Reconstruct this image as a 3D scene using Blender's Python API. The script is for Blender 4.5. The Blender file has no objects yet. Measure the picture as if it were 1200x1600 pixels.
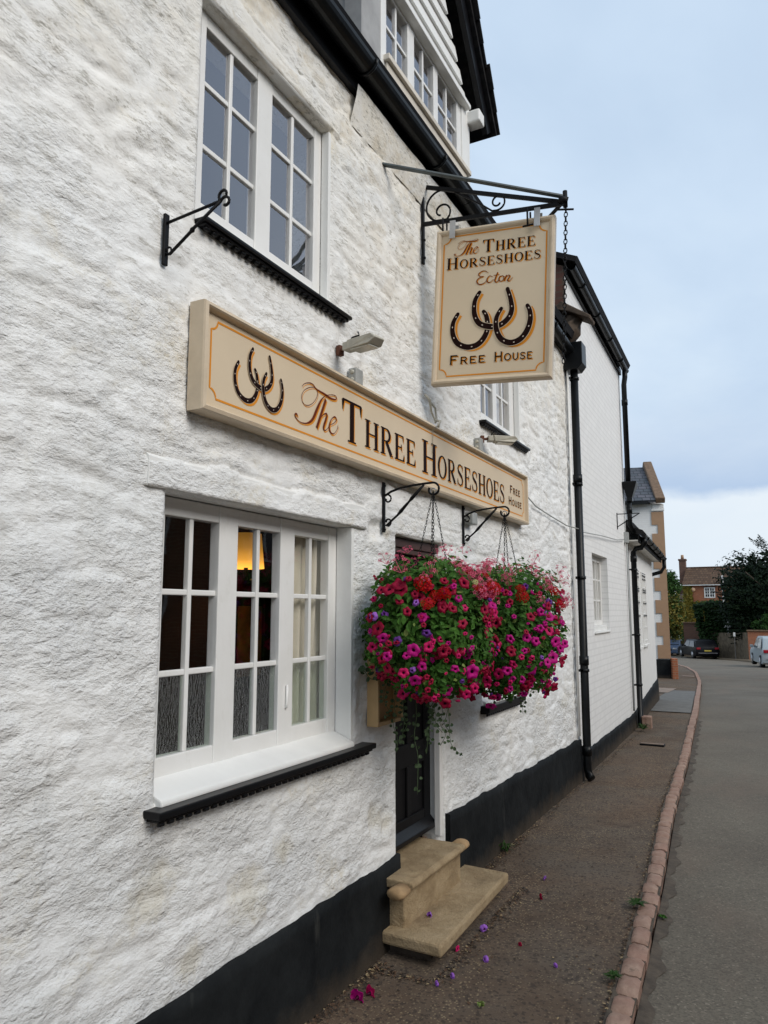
import bpy, math, random
import numpy as np
from mathutils import Vector, Matrix
random.seed(7); RNG = np.random.default_rng(7)
SC = bpy.context.scene
COL = SC.collection
R = math.radians
# ------------------------------------------------------------------ camera
cam_d = bpy.data.cameras.new("camera"); cam = bpy.data.objects.new("camera", cam_d); COL.objects.link(cam)
SC.camera = cam
FPX = 1170.0
cam_d.sensor_fit = 'VERTICAL'; cam_d.sensor_height = 36.0; cam_d.lens = FPX / 1600 * 36.0
cam_d.clip_start = 0.05; cam_d.clip_end = 3000
TH = math.atan(157 / FPX); YAW = math.atan(610 / (FPX / math.cos(TH)))
Fv = Vector((-math.sin(YAW) * math.cos(TH), math.cos(YAW) * math.cos(TH), math.sin(TH)))
Rv = Vector((math.cos(YAW), math.sin(YAW), 0)); Uv = Rv.cross(Fv)
CAMP = Vector((1.86, 0, 1.69))
m = Matrix((Rv, Uv, -Fv)).transposed().to_4x4(); m.translation = CAMP
cam.matrix_world = m
SC.render.resolution_x = 768; SC.render.resolution_y = 1024
# ------------------------------------------------------------------ light
SUN_EL, SUN_AZ = 36.0, 104.0      # azimuth clockwise from +Y
sd = bpy.data.lights.new("sun", 'SUN'); sun = bpy.data.objects.new("sun", sd); COL.objects.link(sun)
sd.energy = 1.65; sd.angle = R(35); sd.color = (1.0, 0.93, 0.84)
dirv = Vector((math.sin(R(SUN_AZ)) * math.cos(R(SUN_EL)), math.cos(R(SUN_AZ)) * math.cos(R(SUN_EL)), math.sin(R(SUN_EL))))
sun.rotation_euler = dirv.to_track_quat('Z', 'Y').to_euler(); sun.location = (8, -6, 12)
W = bpy.data.worlds.new("World"); SC.world = W; W.use_nodes = True
nt = W.node_tree; N = nt.nodes; L = nt.links; N.clear()
wo = N.new('ShaderNodeOutputWorld'); bg = N.new('ShaderNodeBackground'); bg.inputs[1].default_value = 0.1
sky = N.new('ShaderNodeTexSky'); sky.sky_type = 'NISHITA'; sky.sun_disc = False
sky.sun_elevation = R(SUN_EL); sky.sun_rotation = R(SUN_AZ); sky.air_density = 1.0; sky.dust_density = 1.5
tc = N.new('ShaderNodeTexCoord'); sep = N.new('ShaderNodeSeparateXYZ'); L.new(tc.outputs['Generated'], sep.inputs[0])
def wm(op, a, b=None, c=None):
    n = N.new('ShaderNodeMath'); n.operation = op
    for i, v in enumerate((a, b, c)):
        if v is None: continue
        if isinstance(v, (int, float)): n.inputs[i].default_value = v
        else: L.new(v, n.inputs[i])
    return n.outputs[0]
zz = wm('ADD', wm('MAXIMUM', sep.outputs[2], 0.0), 0.16)
cx_ = wm('DIVIDE', sep.outputs[0], zz); cy_ = wm('DIVIDE', sep.outputs[1], zz)
cmb = N.new('ShaderNodeCombineXYZ'); L.new(cx_, cmb.inputs[0]); L.new(cy_, cmb.inputs[1])
def wnoise(scale, det, rough, dist, off, sx=1, sy=1):
    mp = N.new('ShaderNodeMapping'); mp.inputs['Location'].default_value = off; mp.inputs['Scale'].default_value = (sx, sy, 1)
    mp.inputs['Rotation'].default_value = (0, 0, R(-25))
    L.new(cmb.outputs[0], mp.inputs[0])
    n = N.new('ShaderNodeTexNoise'); n.inputs['Scale'].default_value = scale; n.inputs['Detail'].default_value = det
    n.inputs['Roughness'].default_value = rough; n.inputs['Distortion'].default_value = dist; L.new(mp.outputs[0], n.inputs[0])
    return n.outputs[0]
n1 = wnoise(0.55, 7, 0.52, 0.25, (3.1, 1.2, 0), 1.0, 0.55)
n2 = wnoise(1.1, 8, 0.6, 0.6, (7.3, 4.2, 0), 0.8, 0.5)
def ramp(src, stops):
    r = N.new('ShaderNodeValToRGB'); L.new(src, r.inputs[0])
    el = r.color_ramp.elements
    for i, (p, c) in enumerate(stops):
        e = el[i] if i < 2 else el.new(p)
        e.position = p; e.color = (*c, 1) if len(c) == 3 else c
    return r.outputs[0]
def mix(f, a, b, blend='MIX'):
    n = N.new('ShaderNodeMix'); n.data_type = 'RGBA'; n.blend_type = blend
    for s, v in ((0, f), (6, a), (7, b)):
        if isinstance(v, (int, float)): n.inputs[s].default_value = v
        elif isinstance(v, tuple): n.inputs[s].default_value = (*v, 1)
        else: L.new(v, n.inputs[s])
    return n.outputs[2]
# cloud deck: thick grey-blue to thin bright
cloud = ramp(n1, [(0.38, (3.7, 4.7, 6.0)), (0.46, (4.5, 5.5, 6.7)), (0.53, (5.3, 6.2, 7.1)), (0.62, (6.4, 6.9, 7.3))])
cover = ramp(n2, [(0.30, (0.88,) * 3), (0.62, (1.0,) * 3)])
hor = ramp(sep.outputs[2], [(0.0, (0.3, 0.3, 0.3)), (0.10, (0.10,) * 3), (0.25, (0.0,) * 3)])
c1 = mix(cover, sky.outputs[0], cloud)
zb_ = wm('ADD', sep.outputs[2], wm('MULTIPLY', wm('SUBTRACT', n2, 0.5), 0.09))
band = ramp(zb_, [(0.0, (0.0,) * 3), (0.126, (0.0,) * 3), (0.143, (0.95,) * 3), (0.185, (0.70,) * 3), (0.30, (0.0,) * 3)])
low_ = ramp(zb_, [(0.0, (0.9,) * 3), (0.10, (0.75,) * 3), (0.128, (0.6,) * 3), (0.145, (0.0,) * 3)])
c2 = mix(low_, c1, (5.6, 6.2, 6.8)); c2 = mix(band, c2, (3.3, 4.3, 5.8))
L.new(c2, bg.inputs[0]); L.new(bg.outputs[0], wo.inputs[0])
SC.view_settings.view_transform = 'Standard'; SC.view_settings.look = 'None'
SC.view_settings.exposure = 0.48; SC.view_settings.gamma = 1.0
SC.cycles.max_bounces = 8; SC.cycles.transparent_max_bounces = 24; SC.cycles.use_denoising = True
SC.cycles.caustics_reflective = False; SC.cycles.caustics_refractive = False

# ------------------------------------------------------------------ materials
class Mat:
    def __init__(s, name):
        s.m = bpy.data.materials.new(name); s.m.use_nodes = True; s.nt = s.m.node_tree
        s.N = s.nt.nodes; s.L = s.nt.links; s.b = s.N['Principled BSDF']; s.out = s.N['Material Output']
        s.co = s.N.new('ShaderNodeTexCoord').outputs['Object']
    def put(s, inp, v):
        if isinstance(v, (int, float)): inp.default_value = v
        elif isinstance(v, (tuple, list)): inp.default_value = (*v, 1) if len(v) == 3 and len(inp.default_value) == 4 else v
        else: s.L.new(v, inp)
    def mapping(s, scale=(1, 1, 1), loc=(0, 0, 0), rot=(0, 0, 0), src=None):
        n = s.N.new('ShaderNodeMapping'); n.inputs['Scale'].default_value = scale; n.inputs['Location'].default_value = loc
        n.inputs['Rotation'].default_value = rot; s.L.new(src or s.co, n.inputs[0]); return n.outputs[0]
    def noise(s, scale, det=4, rough=.5, dist=0, vec=None, col=False):
        n = s.N.new('ShaderNodeTexNoise'); n.inputs['Scale'].default_value = scale; n.inputs['Detail'].default_value = det
        n.inputs['Roughness'].default_value = rough; n.inputs['Distortion'].default_value = dist
        s.L.new(vec or s.co, n.inputs[0]); return n.outputs[1 if col else 0]
    def vor(s, scale, vec=None, feat='F1', out=0, rnd=1.0):
        n = s.N.new('ShaderNodeTexVoronoi'); n.feature = feat; n.inputs['Scale'].default_value = scale
        n.inputs['Randomness'].default_value = rnd; s.L.new(vec or s.co, n.inputs[0]); return n.outputs[out]
    def math(s, op, a, b=None, clamp=False):
        n = s.N.new('ShaderNodeMath'); n.operation = op; n.use_clamp = clamp
        for i, v in enumerate((a, b)):
            if v is not None: s.put(n.inputs[i], v)
        return n.outputs[0]
    def ramp(s, src, stops):
        r = s.N.new('ShaderNodeValToRGB'); s.L.new(src, r.inputs[0]); el = r.color_ramp.elements
        for i, (p, c) in enumerate(stops):
            e = el[i] if i < 2 else el.new(p)
            if isinstance(c, (int, float)): c = (c, c, c)
            e.position = p; e.color = (*c, 1)
        return r.outputs[0]
    def mix(s, f, a, b, blend='MIX'):
        n = s.N.new('ShaderNodeMix'); n.data_type = 'RGBA'; n.blend_type = blend
        for k, v in ((0, f), (6, a), (7, b)): s.put(n.inputs[k], v)
        return n.outputs[2]
    def bump(s, h, strength=.5, dist=.01, prev=None):
        n = s.N.new('ShaderNodeBump'); n.inputs['Strength'].default_value = strength; n.inputs['Distance'].default_value = dist
        s.L.new(h, n.inputs['Height'])
        if prev is not None: s.L.new(prev, n.inputs['Normal'])
        return n.outputs[0]
    def set(s, color=None, rough=None, normal=None, metal=None, spec=None, **kw):
        b = s.b
        if color is not None: s.put(b.inputs['Base Color'], color)
        if rough is not None: s.put(b.inputs['Roughness'], rough)
        if normal is not None: s.L.new(normal, b.inputs['Normal'])
        if metal is not None: s.put(b.inputs['Metallic'], metal)
        if spec is not None: s.put(b.inputs['Specular IOR Level'], spec)
        for k, v in kw.items(): s.put(b.inputs[k], v)
        return s.m
def simple(name, color, rough=.6, bump=0, bscale=60, var=0.12, vscale=6, **kw):
    M = Mat(name)
    n = M.noise(vscale, 5, .6)
    lo = tuple(c * (1 - var) for c in color); hi = tuple(min(1, c * (1 + var)) for c in color)
    c = M.ramp(n, [(.3, lo), (.7, hi)])
    nm = M.bump(M.noise(bscale, 4, .6), bump, .004) if bump else None
    return M.set(c, rough, nm, **kw)

# rough, many times whitewashed stone: smooth skins of limewash broken by ledges, pits and crevices along the courses
def mk_wall(name, warm=1.0):
    M = Mat(name)
    sep = M.N.new('ShaderNodeSeparateXYZ'); M.L.new(M.co, sep.inputs[0])
    hiz = M.ramp(M.math('MULTIPLY', M.math('SUBTRACT', sep.outputs[2], 1.6), .5), [(0, 0), (1, 1)])
    big = M.noise(1.3, 4, .55)
    stain = M.noise(2.3, 6, .62, .4, vec=M.mapping((1, 1, 1.3), (3.3, 1.7, 5.2)))
    fine = M.noise(30, 6, .7, 0, vec=M.mapping((1, 1, 1.6)))
    col = M.ramp(big, [(.3, (.81, .82, .82)), (.7, (.87, .865, .845))])
    pm = M.ramp(stain, [(.555, 0), (.65, .45 * warm), (.75, .85 * warm)])
    col = M.mix(M.math('MULTIPLY', pm, M.ramp(fine, [(.42, .15), (.62, 1)])), col, (.62, .55, .40))
    hi = M.ramp(M.math('MULTIPLY', M.math('SUBTRACT', sep.outputs[2], 3.0), .55), [(.0, 0), (1.0, .62 * warm)])
    col = M.mix(M.math('MULTIPLY', hi, M.ramp(M.noise(2.6, 6, .65, .5), [(.35, .15), (.65, 1)])), col, (.74, .64, .45))
    # bare buff stone showing where the limewash has come off low down
    spots = None
    for (yy, z_, r_) in ((.50, .66, .085), (.63, .61, .060), (-.52, .60, .12), (-1.04, .78, .11), (-.30, .72, .07), (-.85, .50, .07), (.62, 2.12, .05)):
        vd = M.N.new('ShaderNodeVectorMath'); vd.operation = 'DISTANCE'; M.L.new(M.mapping((1, .8, 1)), vd.inputs[0]); vd.inputs[1].default_value = (0, yy * .8, z_)
        q = M.math('ADD', M.math('DIVIDE', vd.outputs['Value'], r_), M.math('MULTIPLY', M.math('SUBTRACT', M.noise(9, 7, .72), .5), 3.2))
        q = M.ramp(q, [(.35, 1), (1.0, 0)]); spots = q if spots is None else M.math('MAXIMUM', spots, q)
    col = M.mix(M.math('MULTIPLY', spots, .62), col, M.ramp(M.noise(22, 6, .7), [(.3, (.50, .44, .31)), (.6, (.74, .70, .60))]))
    strk = M.ramp(M.noise(3.2, 5, .6, 0, vec=M.mapping((1, 4.5, .35), (6, 2, 6))), [(.56, 0), (.72, .30)])
    col = M.mix(strk, col, (.60, .59, .54))
    # crevices: short broken lines running with the courses, mostly high up
    def crev(sc, loc, w, dens):
        n = M.noise(sc, 7, .68, .1, vec=M.mapping((1, .30, 1.9), loc))
        l = M.math('ABSOLUTE', M.math('SUBTRACT', n, .5)); l = M.ramp(l, [(0, 1), (w, 0)])
        return M.math('MULTIPLY', l, M.ramp(M.noise(7, 5, .7, 0, vec=M.mapping((1, .8, 1.2), loc[::-1])), [(dens, 0), (dens + .05, 1)]))
    cv = M.math('MAXIMUM', crev(3.2, (2, 7, 1), .022, .52), crev(6.0, (4, 1, 9), .018, .54))
    pit = M.ramp(M.noise(30, 6, .72, 0, vec=M.mapping((1, .55, 1.6), (0, 0, 2))), [(.56, 0), (.63, 1)])
    pit = M.math('MULTIPLY', pit, M.ramp(M.noise(3.1, 4, .6, 0, vec=M.mapping((1, 1, 1), (5, 0, 7))), [(.44, 0), (.56, 1)]))
    dirt = M.math('MULTIPLY', M.math('MAXIMUM', cv, pit), M.math('ADD', M.math('MULTIPLY', hiz, .62), .16))
    flk = M.math('MULTIPLY', hi, M.ramp(M.noise(5.5, 7, .72, .3, vec=M.mapping((1, .7, 1.3), (3, 9, 5))), [(.52, 0), (.60, 1)]))
    col = M.mix(M.math('MULTIPLY', flk, .85), col, (.56, .46, .30))
    col = M.mix(dirt, col, (.30, .28, .23))
    col = M.mix(M.ramp(M.noise(1.9, 5, .6, 0, vec=M.mapping((1, 1, .8), (8, 8, 8))), [(.5, 0), (.75, .35)]), col, (.66, .68, .67))
    # lumpy daub: several grain sizes, coarser and stronger low down, with smoother skins between
    skin = M.ramp(M.noise(2.6, 4, .55, 0, vec=M.mapping((1, .8, 1.2), (1, 6, 3))), [(.38, .30), (.60, 1)])
    low = M.math('MULTIPLY', skin, M.math('SUBTRACT', 1.0, M.math('MULTIPLY', hiz, .50)))
    g1 = M.noise(16, 3, .5, 0, vec=M.mapping((1, .85, 1.35))); g2 = M.noise(50, 6, .70, 0, vec=M.mapping((1, .8, 1.3)))
    v = M.vor(24, vec=M.mapping((1, .75, 1.5)), feat='SMOOTH_F1'); t = M.noise(7, 7, .62, .15, vec=M.mapping((1, .6, 1.7), (4, 4, 4)))
    rd = M.math('ABSOLUTE', M.math('SUBTRACT', t, .5))
    nm = M.bump(M.math('MULTIPLY', rd, low), .42, .06)
    rd2 = M.math('ABSOLUTE', M.math('SUBTRACT', M.noise(21, 4, .6, .1, vec=M.mapping((1, .75, 1.4), (2, 2, 8))), .5))
    nm = M.bump(M.math('MULTIPLY', rd2, low), .75, .030, nm)
    nm = M.bump(M.math('MULTIPLY', g1, low), .40, .030, nm)
    nm = M.bump(M.math('MULTIPLY', v, low), -.28, .016, nm)
    nm = M.bump(M.math('MULTIPLY', g2, low), .75, .014, nm)
    nm = M.bump(M.math('MAXIMUM', cv, pit), -.9, .010, nm); nm = M.bump(flk, -.5, .006, nm)
    return M.set(col, .62, nm, spec=.3)
M_WALL = mk_wall('whitewashed_stone')
def mk_brick(name, c1, c2, mort, bump=.6, rot=None, rowh=.075, bw=.225, ax='yz', var=.1, mot=0.0, bmort=.010):
    M = Mat(name)
    sp = M.N.new('ShaderNodeSeparateXYZ'); M.L.new(M.co, sp.inputs[0])
    cb = M.N.new('ShaderNodeCombineXYZ'); M.L.new(sp.outputs[1 if ax == 'yz' else 0], cb.inputs[0]); M.L.new(sp.outputs[2], cb.inputs[1])
    wob = M.noise(3, 2, .5, col=True, vec=M.co)
    ad = M.N.new('ShaderNodeVectorMath'); ad.operation = 'MULTIPLY_ADD'
    M.L.new(wob, ad.inputs[0]); ad.inputs[1].default_value = (.02, .012, 0); M.L.new(cb.outputs[0], ad.inputs[2])
    b = M.N.new('ShaderNodeTexBrick'); M.L.new(ad.outputs[0], b.inputs['Vector'])
    b.inputs['Scale'].default_value = 1; b.inputs['Brick Width'].default_value = bw; b.inputs['Row Height'].default_value = rowh
    b.inputs['Mortar Size'].default_value = bmort; b.inputs['Mortar Smooth'].default_value = .3; b.inputs['Bias'].default_value = 0
    b.inputs['Color1'].default_value = (*c1, 1); b.inputs['Color2'].default_value = (*c2, 1); b.inputs['Mortar'].default_value = (*mort, 1)
    n = M.noise(5, 6, .6)
    col = M.mix(M.ramp(n, [(.3, 0), (.75, .35)]), b.outputs[0], tuple(x * .72 for x in c1))
    nm = M.bump(b.outputs[1], -bump, .012)
    nm = M.bump(M.noise(45, 4, .6), .3, .006, nm)
    return M.set(col, .7, nm, spec=.3)
M_WBRICK = mk_brick('white_painted_brick', (.83, .83, .82), (.80, .80, .795), (.72, .72, .71), 1.0)
M_WBRICKX = mk_brick('white_painted_brick_end', (.78, .78, .77), (.765, .77, .765), (.72, .72, .71), .6, ax='xz')
M_RBRICK = mk_brick('old_red_brick', (.38, .12, .05), (.28, .085, .04), (.32, .22, .15), .5, ax='xz')
M_RBRICKY = mk_brick('old_red_brick_side', (.24, .10, .06), (.16, .065, .045), (.22, .18, .14), .5)
M_BRBRICK = mk_brick('brown_brick', (.16, .075, .05), (.10, .05, .038), (.14, .11, .09), .5, ax='xz')
M_LINTEL = simple('white_painted_timber', (.78, .78, .76), .5, .35, 28, .04)
def mk_frame():
    M = Mat('white_gloss_frame'); n = M.noise(3, 5, .65, .3); g = M.noise(14, 6, .7, 0, vec=M.mapping((1, 1, .5)))
    c = M.ramp(n, [(.3, (.74, .735, .71)), (.7, (.81, .805, .79))]); c = M.mix(M.ramp(g, [(.58, 0), (.75, .35)]), c, (.55, .53, .47))
    return M.set(c, .4, M.bump(M.noise(40, 4, .6, 0, vec=M.mapping((1, 1, .2))), .25, .006))
M_FRAME = mk_frame()
M_PLINTH = None
def mk_plinth():
    M = Mat('black_bitumen_plinth')
    n = M.noise(4, 7, .65, .3); st = M.noise(2.0, 5, .6, vec=M.mapping((1, 3.2, .5), (1, 4, 2)))
    c = M.ramp(n, [(.35, (.006, .007, .008)), (.72, (.018, .020, .021))])
    c = M.mix(M.ramp(st, [(.66, 0), (.80, .35)]), c, (.20, .20, .18))
    sp = M.N.new('ShaderNodeSeparateXYZ'); M.L.new(M.co, sp.inputs[0])
    spl = M.ramp(M.math('ADD', sp.outputs[2], M.math('MULTIPLY', M.noise(6, 6, .65), .22)), [(.11, .7), (.24, 0)])
    c = M.mix(spl, c, (.075, .058, .042))
    nm = M.bump(M.noise(7, 5, .6), .5, .02); nm = M.bump(M.noise(60, 4, .6), .35, .004, nm)
    return M.set(c, .75, nm, spec=.12)
M_PLINTH = mk_plinth()
M_BLACK = simple('black_gloss_paint', (.005, .005, .006), .35, .15, 40, .3, spec=.18)
M_PIPE = simple('black_cast_iron', (.005, .006, .007), .35, .25, 30, .4, spec=.22)
M_IRON = simple('black_wrought_iron', (.007, .007, .008), .5, .3, 90, .4, spec=.15)
M_RUST = simple('rusty_iron', (.10, .035, .018), .8, .4, 60, .4)
M_GREYIRON = simple('grey_green_iron', (.045, .06, .065), .45, .1, 50, .3)
M_GALV = simple('galvanised_steel', (.42, .42, .42), .45, .1, 60, .15, metal=.3)
M_GALVP = simple('grey_plastic', (.33, .34, .33), .55, .1, 60, .2)
M_CREAM = simple('cream_sign_board', (.64, .52, .365), .5, .06, 25, .035, 3)
M_CREAMF = simple('cream_sign_frame', (.58, .475, .345), .45, .15, 30, .12, 7)
M_OCHRE = simple('orange_sign_paint', (.66, .25, .025), .6, 0, var=.05, spec=.1)
M_INK = simple('dark_brown_sign_paint', (.014, .005, .004), .6, 0, var=.1, spec=.05)
M_NAIL = simple('pale_nail_dots', (.60, .50, .42), .5, 0, var=.05)
M_SCRIPT = simple('rust_brown_script_paint', (.15, .028, .008), .6, 0, var=.1, spec=.08)
M_TIMBER = simple('pale_varnished_pine', (.52, .34, .16), .4, .15, 30, .12)
M_DOOR = simple('black_satin_door', (.006, .006, .007), .45, .12, 25, .3, spec=.15)
M_DARKWOOD = simple('dark_red_brown_timber', (.05, .02, .015), .5, .2, 30, .3)
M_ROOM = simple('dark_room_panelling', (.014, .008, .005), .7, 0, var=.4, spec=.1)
M_CURTAIN = simple('cream_curtain_cloth', (.62, .58, .48), .9, .1, 80, .1)
M_STEP = None
def mk_step():
    M = Mat('worn_buff_stone')
    n = M.noise(6, 8, .65, .2); g = M.noise(120, 3, .7)
    c = M.ramp(n, [(.3, (.25, .175, .098)), (.55, (.38, .285, .17)), (.75, (.45, .345, .22))])
    c = M.mix(M.ramp(g, [(.55, 0), (.72, .45)]), c, (.13, .09, .055))
    d = M.ramp(M.noise(3.5, 6, .6, vec=M.mapping((1, 1, 1), (5, 2, 1))), [(.55, 0), (.75, .6)])
    c = M.mix(d, c, (.15, .11, .07))
    nm = M.bump(n, .8, .03); nm = M.bump(M.noise(30, 5, .65), .5, .012, nm); nm = M.bump(g, .5, .004, nm)
    return M.set(c, .85, nm, spec=.2)
M_STEP = mk_step()
M_STEPROUND = simple('orange_buff_stone', (.38, .25, .13), .85, .6, 35, .3, 12)
def mk_pave():
    M = Mat('old_tarmac_pavement')
    g = M.noise(170, 3, .8); big = M.noise(1.1, 6, .6, .4); mid = M.noise(5, 6, .65)
    base = M.ramp(mid, [(.3, (.078, .053, .037)), (.7, (.130, .094, .066))])
    base = M.mix(M.ramp(big, [(.42, 0), (.62, .55)]), base, (.125, .108, .088))
    warm = M.noise(.9, 5, .6, .3, vec=M.mapping((1, 1, 1), (4.4, 9.1, 0)))
    base = M.mix(M.ramp(warm, [(.45, 0), (.65, .5)]), base, (.155, .098, .062))
    # loose buff chippings worn out of the surface
    v = M.vor(75); vc = M.vor(75, out=1)
    sp = M.N.new('ShaderNodeSeparateColor'); M.L.new(vc, sp.inputs[0])
    patch = M.ramp(M.noise(1.7, 6, .65, .5, vec=M.mapping((1, .7, 1), (2, 3.1, 0))), [(.38, .06), (.56, 1)])
    pick = M.ramp(sp.outputs[0], [(.50, 0), (.54, 1)])
    chip = M.math('MULTIPLY', M.math('MULTIPLY', M.ramp(v, [(.25, 1), (.40, 0)]), pick), patch)
    base = M.mix(M.math('MULTIPLY', chip, .6), base, (.38, .30, .18))
    dk = M.ramp(sp.outputs[1], [(.80, 0), (.84, .6)])
    base = M.mix(dk, base, (.035, .028, .025))
    nm = M.bump(g, .6, .006); nm = M.bump(v, -.5, .006, nm); nm = M.bump(mid, .5, .02, nm)
    return M.set(base, .88, nm, spec=.25)
M_PAVE = mk_pave()
def mk_road():
    M = Mat('asphalt_road')
    v = M.vor(110); vc = M.vor(110, out=1); sp = M.N.new('ShaderNodeSeparateColor'); M.L.new(vc, sp.inputs[0])
    big = M.noise(.6, 6, .6, .5)
    base = M.ramp(big, [(.35, (.118, .100, .078)), (.65, (.155, .136, .106))])
    spk = M.ramp(sp.outputs[0], [(.0, .70), (.5, 1.0), (.93, 1.12), (1.0, 1.7)])
    base = M.mix(1.0, base, spk, 'MULTIPLY')
    red = M.ramp(M.noise(1.5, 5, .6, vec=M.mapping((1, .35, 1), (1, 2, 0))), [(.5, 0), (.7, .35)])
    base = M.mix(red, base, (.19, .135, .10))
    nm = M.bump(v, -.35, .006); nm = M.bump(M.noise(9, 4, .6), .3, .02, nm)
    return M.set(base, .85, nm, spec=.3)
M_ROAD = mk_road()
M_GUTTERDIRT = simple('road_edge_grime', (.075, .058, .042), .9, .7, 70, .4, 14)
M_KERB = None
def mk_kerb():
    M = Mat('worn_pink_granite_setts')
    n = M.noise(9, 7, .65); r = M.noise(1.6, 3, .5, vec=M.mapping((1, 3, 1)))
    c = M.ramp(n, [(.3, (.22, .125, .09)), (.7, (.37, .255, .195))])
    c = M.mix(M.ramp(r, [(.45, 0), (.65, .5)]), c, (.33, .19, .145))
    c = M.mix(M.ramp(M.noise(22, 5, .65, 0, vec=M.mapping((1, 1, 1), (3, 0, 0))), [(.58, 0), (.70, .6)]), c, (.11, .08, .06))
    nm = M.bump(n, .8, .02); nm = M.bump(M.noise(80, 4, .6), .4, .004, nm)
    return M.set(c, .75, nm, spec=.3)
M_KERB = mk_kerb()
M_EARTH = simple('rough_ground', (.07, .075, .035), .95, .5, 20, .4)
M_SLAB = simple('grey_paving', (.13, .125, .115), .85, .3, 40, .2)
M_PALESLAB = simple('pale_paving', (.24, .18, .14), .85, .3, 40, .2)
def mk_tile(name, c1, c2, rowh, bw, ax='xz', bump=1.0):
    M = Mat(name)
    sp = M.N.new('ShaderNodeSeparateXYZ'); M.L.new(M.co, sp.inputs[0])
    cb = M.N.new('ShaderNodeCombineXYZ'); M.L.new(sp.outputs[0 if ax == 'xz' else 1], cb.inputs[0]); M.L.new(sp.outputs[2], cb.inputs[1])
    b = M.N.new('ShaderNodeTexBrick'); M.L.new(cb.outputs[0], b.inputs['Vector']); b.inputs['Scale'].default_value = 1
    b.inputs['Brick Width'].default_value = bw; b.inputs['Row Height'].default_value = rowh; b.inputs['Mortar Size'].default_value = .012
    b.inputs['Mortar Smooth'].default_value = .2
    b.inputs['Color1'].default_value = (*c1, 1); b.inputs['Color2'].default_value = (*c2, 1); b.inputs['Mortar'].default_value = (.01, .01, .012, 1)
    n = M.noise(4, 6, .65)
    col = M.mix(M.ramp(n, [(.35, 0), (.7, .5)]), b.outputs[0], tuple(x * .5 for x in c1))
    return M.set(col, .65, M.bump(b.outputs[1], -bump, .02), spec=.15)
M_SLATE = mk_tile('blue_grey_slate', (.075, .085, .10), (.12, .12, .14), .14, .26)
M_CLAY = mk_tile('brown_clay_tiles', (.085, .048, .028), (.14, .085, .05), .22, .26)
M_DTILE = mk_tile('dark_roof_tiles', (.012, .012, .013), (.022, .020, .020), .12, .17, 'yz')
M_COPING = simple('lichened_brown_coping', (.15, .095, .058), .9, .5, 30, .35, 12)
M_QUOIN = simple('brown_painted_quoins', (.34, .21, .125), .7, .1, 30, .06)
M_RSTONE = simple('ironstone_rubble', (.13, .10, .065), .9, .8, 7, .5, 4)
M_SOFFIT = simple('white_soffit', (.62, .60, .55), .6, .2, 20, .15)
def mk_glass(name, ior=1.65, bump=None, tint=(1, 1, 1), tintr=(1, 1, 1)):
    M = Mat(name); N_, L_ = M.N, M.L; N_.remove(M.b)
    fr = N_.new('ShaderNodeFresnel'); fr.inputs['IOR'].default_value = ior
    tr = N_.new('ShaderNodeBsdfTransparent'); tr.inputs[0].default_value = (*tint, 1)
    gl = N_.new('ShaderNodeBsdfGlossy'); gl.inputs['Roughness'].default_value = .015 if not bump else .06
    gl.inputs['Color'].default_value = (*tintr, 1)
    mx = N_.new('ShaderNodeMixShader')
    ge = N_.new('ShaderNodeNewGeometry'); fac = M.math('MULTIPLY', fr.outputs[0], M.math('SUBTRACT', 1.0, ge.outputs['Backfacing']))
    L_.new(fac, mx.inputs[0]); L_.new(tr.outputs[0], mx.inputs[1]); L_.new(gl.outputs[0], mx.inputs[2]); L_.new(mx.outputs[0], M.out.inputs[0])
    if bump:
        w = M.noise(130, 3, .6, .9, vec=M.mapping((1, 1.0, .30)))
        nb = M.bump(w, .6, .02); L_.new(nb, gl.inputs['Normal']); L_.new(nb, fr.inputs['Normal'])
    else:
        nb = M.bump(M.noise(2.5, 2, .5), .10, .02); L_.new(nb, gl.inputs['Normal'])
    return M.m
M_GLASS = mk_glass('window_glass', 1.55)
M_GLASSU = mk_glass('upper_window_glass', 2.9, tintr=(.97, .95, 1.0))
M_OBSC = mk_glass('rippled_obscure_glass', 1.6, True, (.88, .92, .89))
def mk_petal(name, c, thr=.4):
    M = Mat(name)
    n = M.noise(40, 3, .6); col = M.mix(M.ramp(n, [(.3, 0), (.7, .35)]), c, tuple(x * .55 for x in c))
    M.set(col, .55, spec=.25)
    tr = M.N.new('ShaderNodeBsdfTranslucent'); M.L.new(col, tr.inputs[0])
    mx = M.N.new('ShaderNodeMixShader'); mx.inputs[0].default_value = .3
    M.L.new(M.b.outputs[0], mx.inputs[1]); M.L.new(tr.outputs[0], mx.inputs[2]); M.L.new(mx.outputs[0], M.out.inputs[0])
    return M.m
M_PET = {k: mk_petal(k + '_petal', c) for k, c in dict(magenta=(.62, .008, .26), crimson=(.38, .004, .045), cerise=(.70, .012, .15), purple=(.16, .04, .30),
         red=(.52, .001, .002), pink=(.80, .16, .27), throat=(.07, .0, .03), cream=(.62, .68, .30), lilac=(.42, .16, .70)).items()}
def mk_leaf(name, c1, c2, sc=9, tl=.25):
    M = Mat(name); n = M.noise(sc, 4, .6); fn = M.noise(sc * 7, 2, .5)
    col = M.mix(M.ramp(fn, [(.35, 0), (.65, .5)]), M.ramp(n, [(.3, c1), (.7, c2)]), tuple(x * .6 for x in c1))
    M.set(col, .55, spec=.14)
    tr = M.N.new('ShaderNodeBsdfTranslucent'); M.L.new(col, tr.inputs[0])
    mx = M.N.new('ShaderNodeMixShader'); mx.inputs[0].default_value = tl
    M.L.new(M.b.outputs[0], mx.inputs[1]); M.L.new(tr.outputs[0], mx.inputs[2]); M.L.new(mx.outputs[0], M.out.inputs[0])
    return M.m
M_LEAF = mk_leaf('basket_leaf', (.026, .088, .014), (.100, .235, .038))
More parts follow.
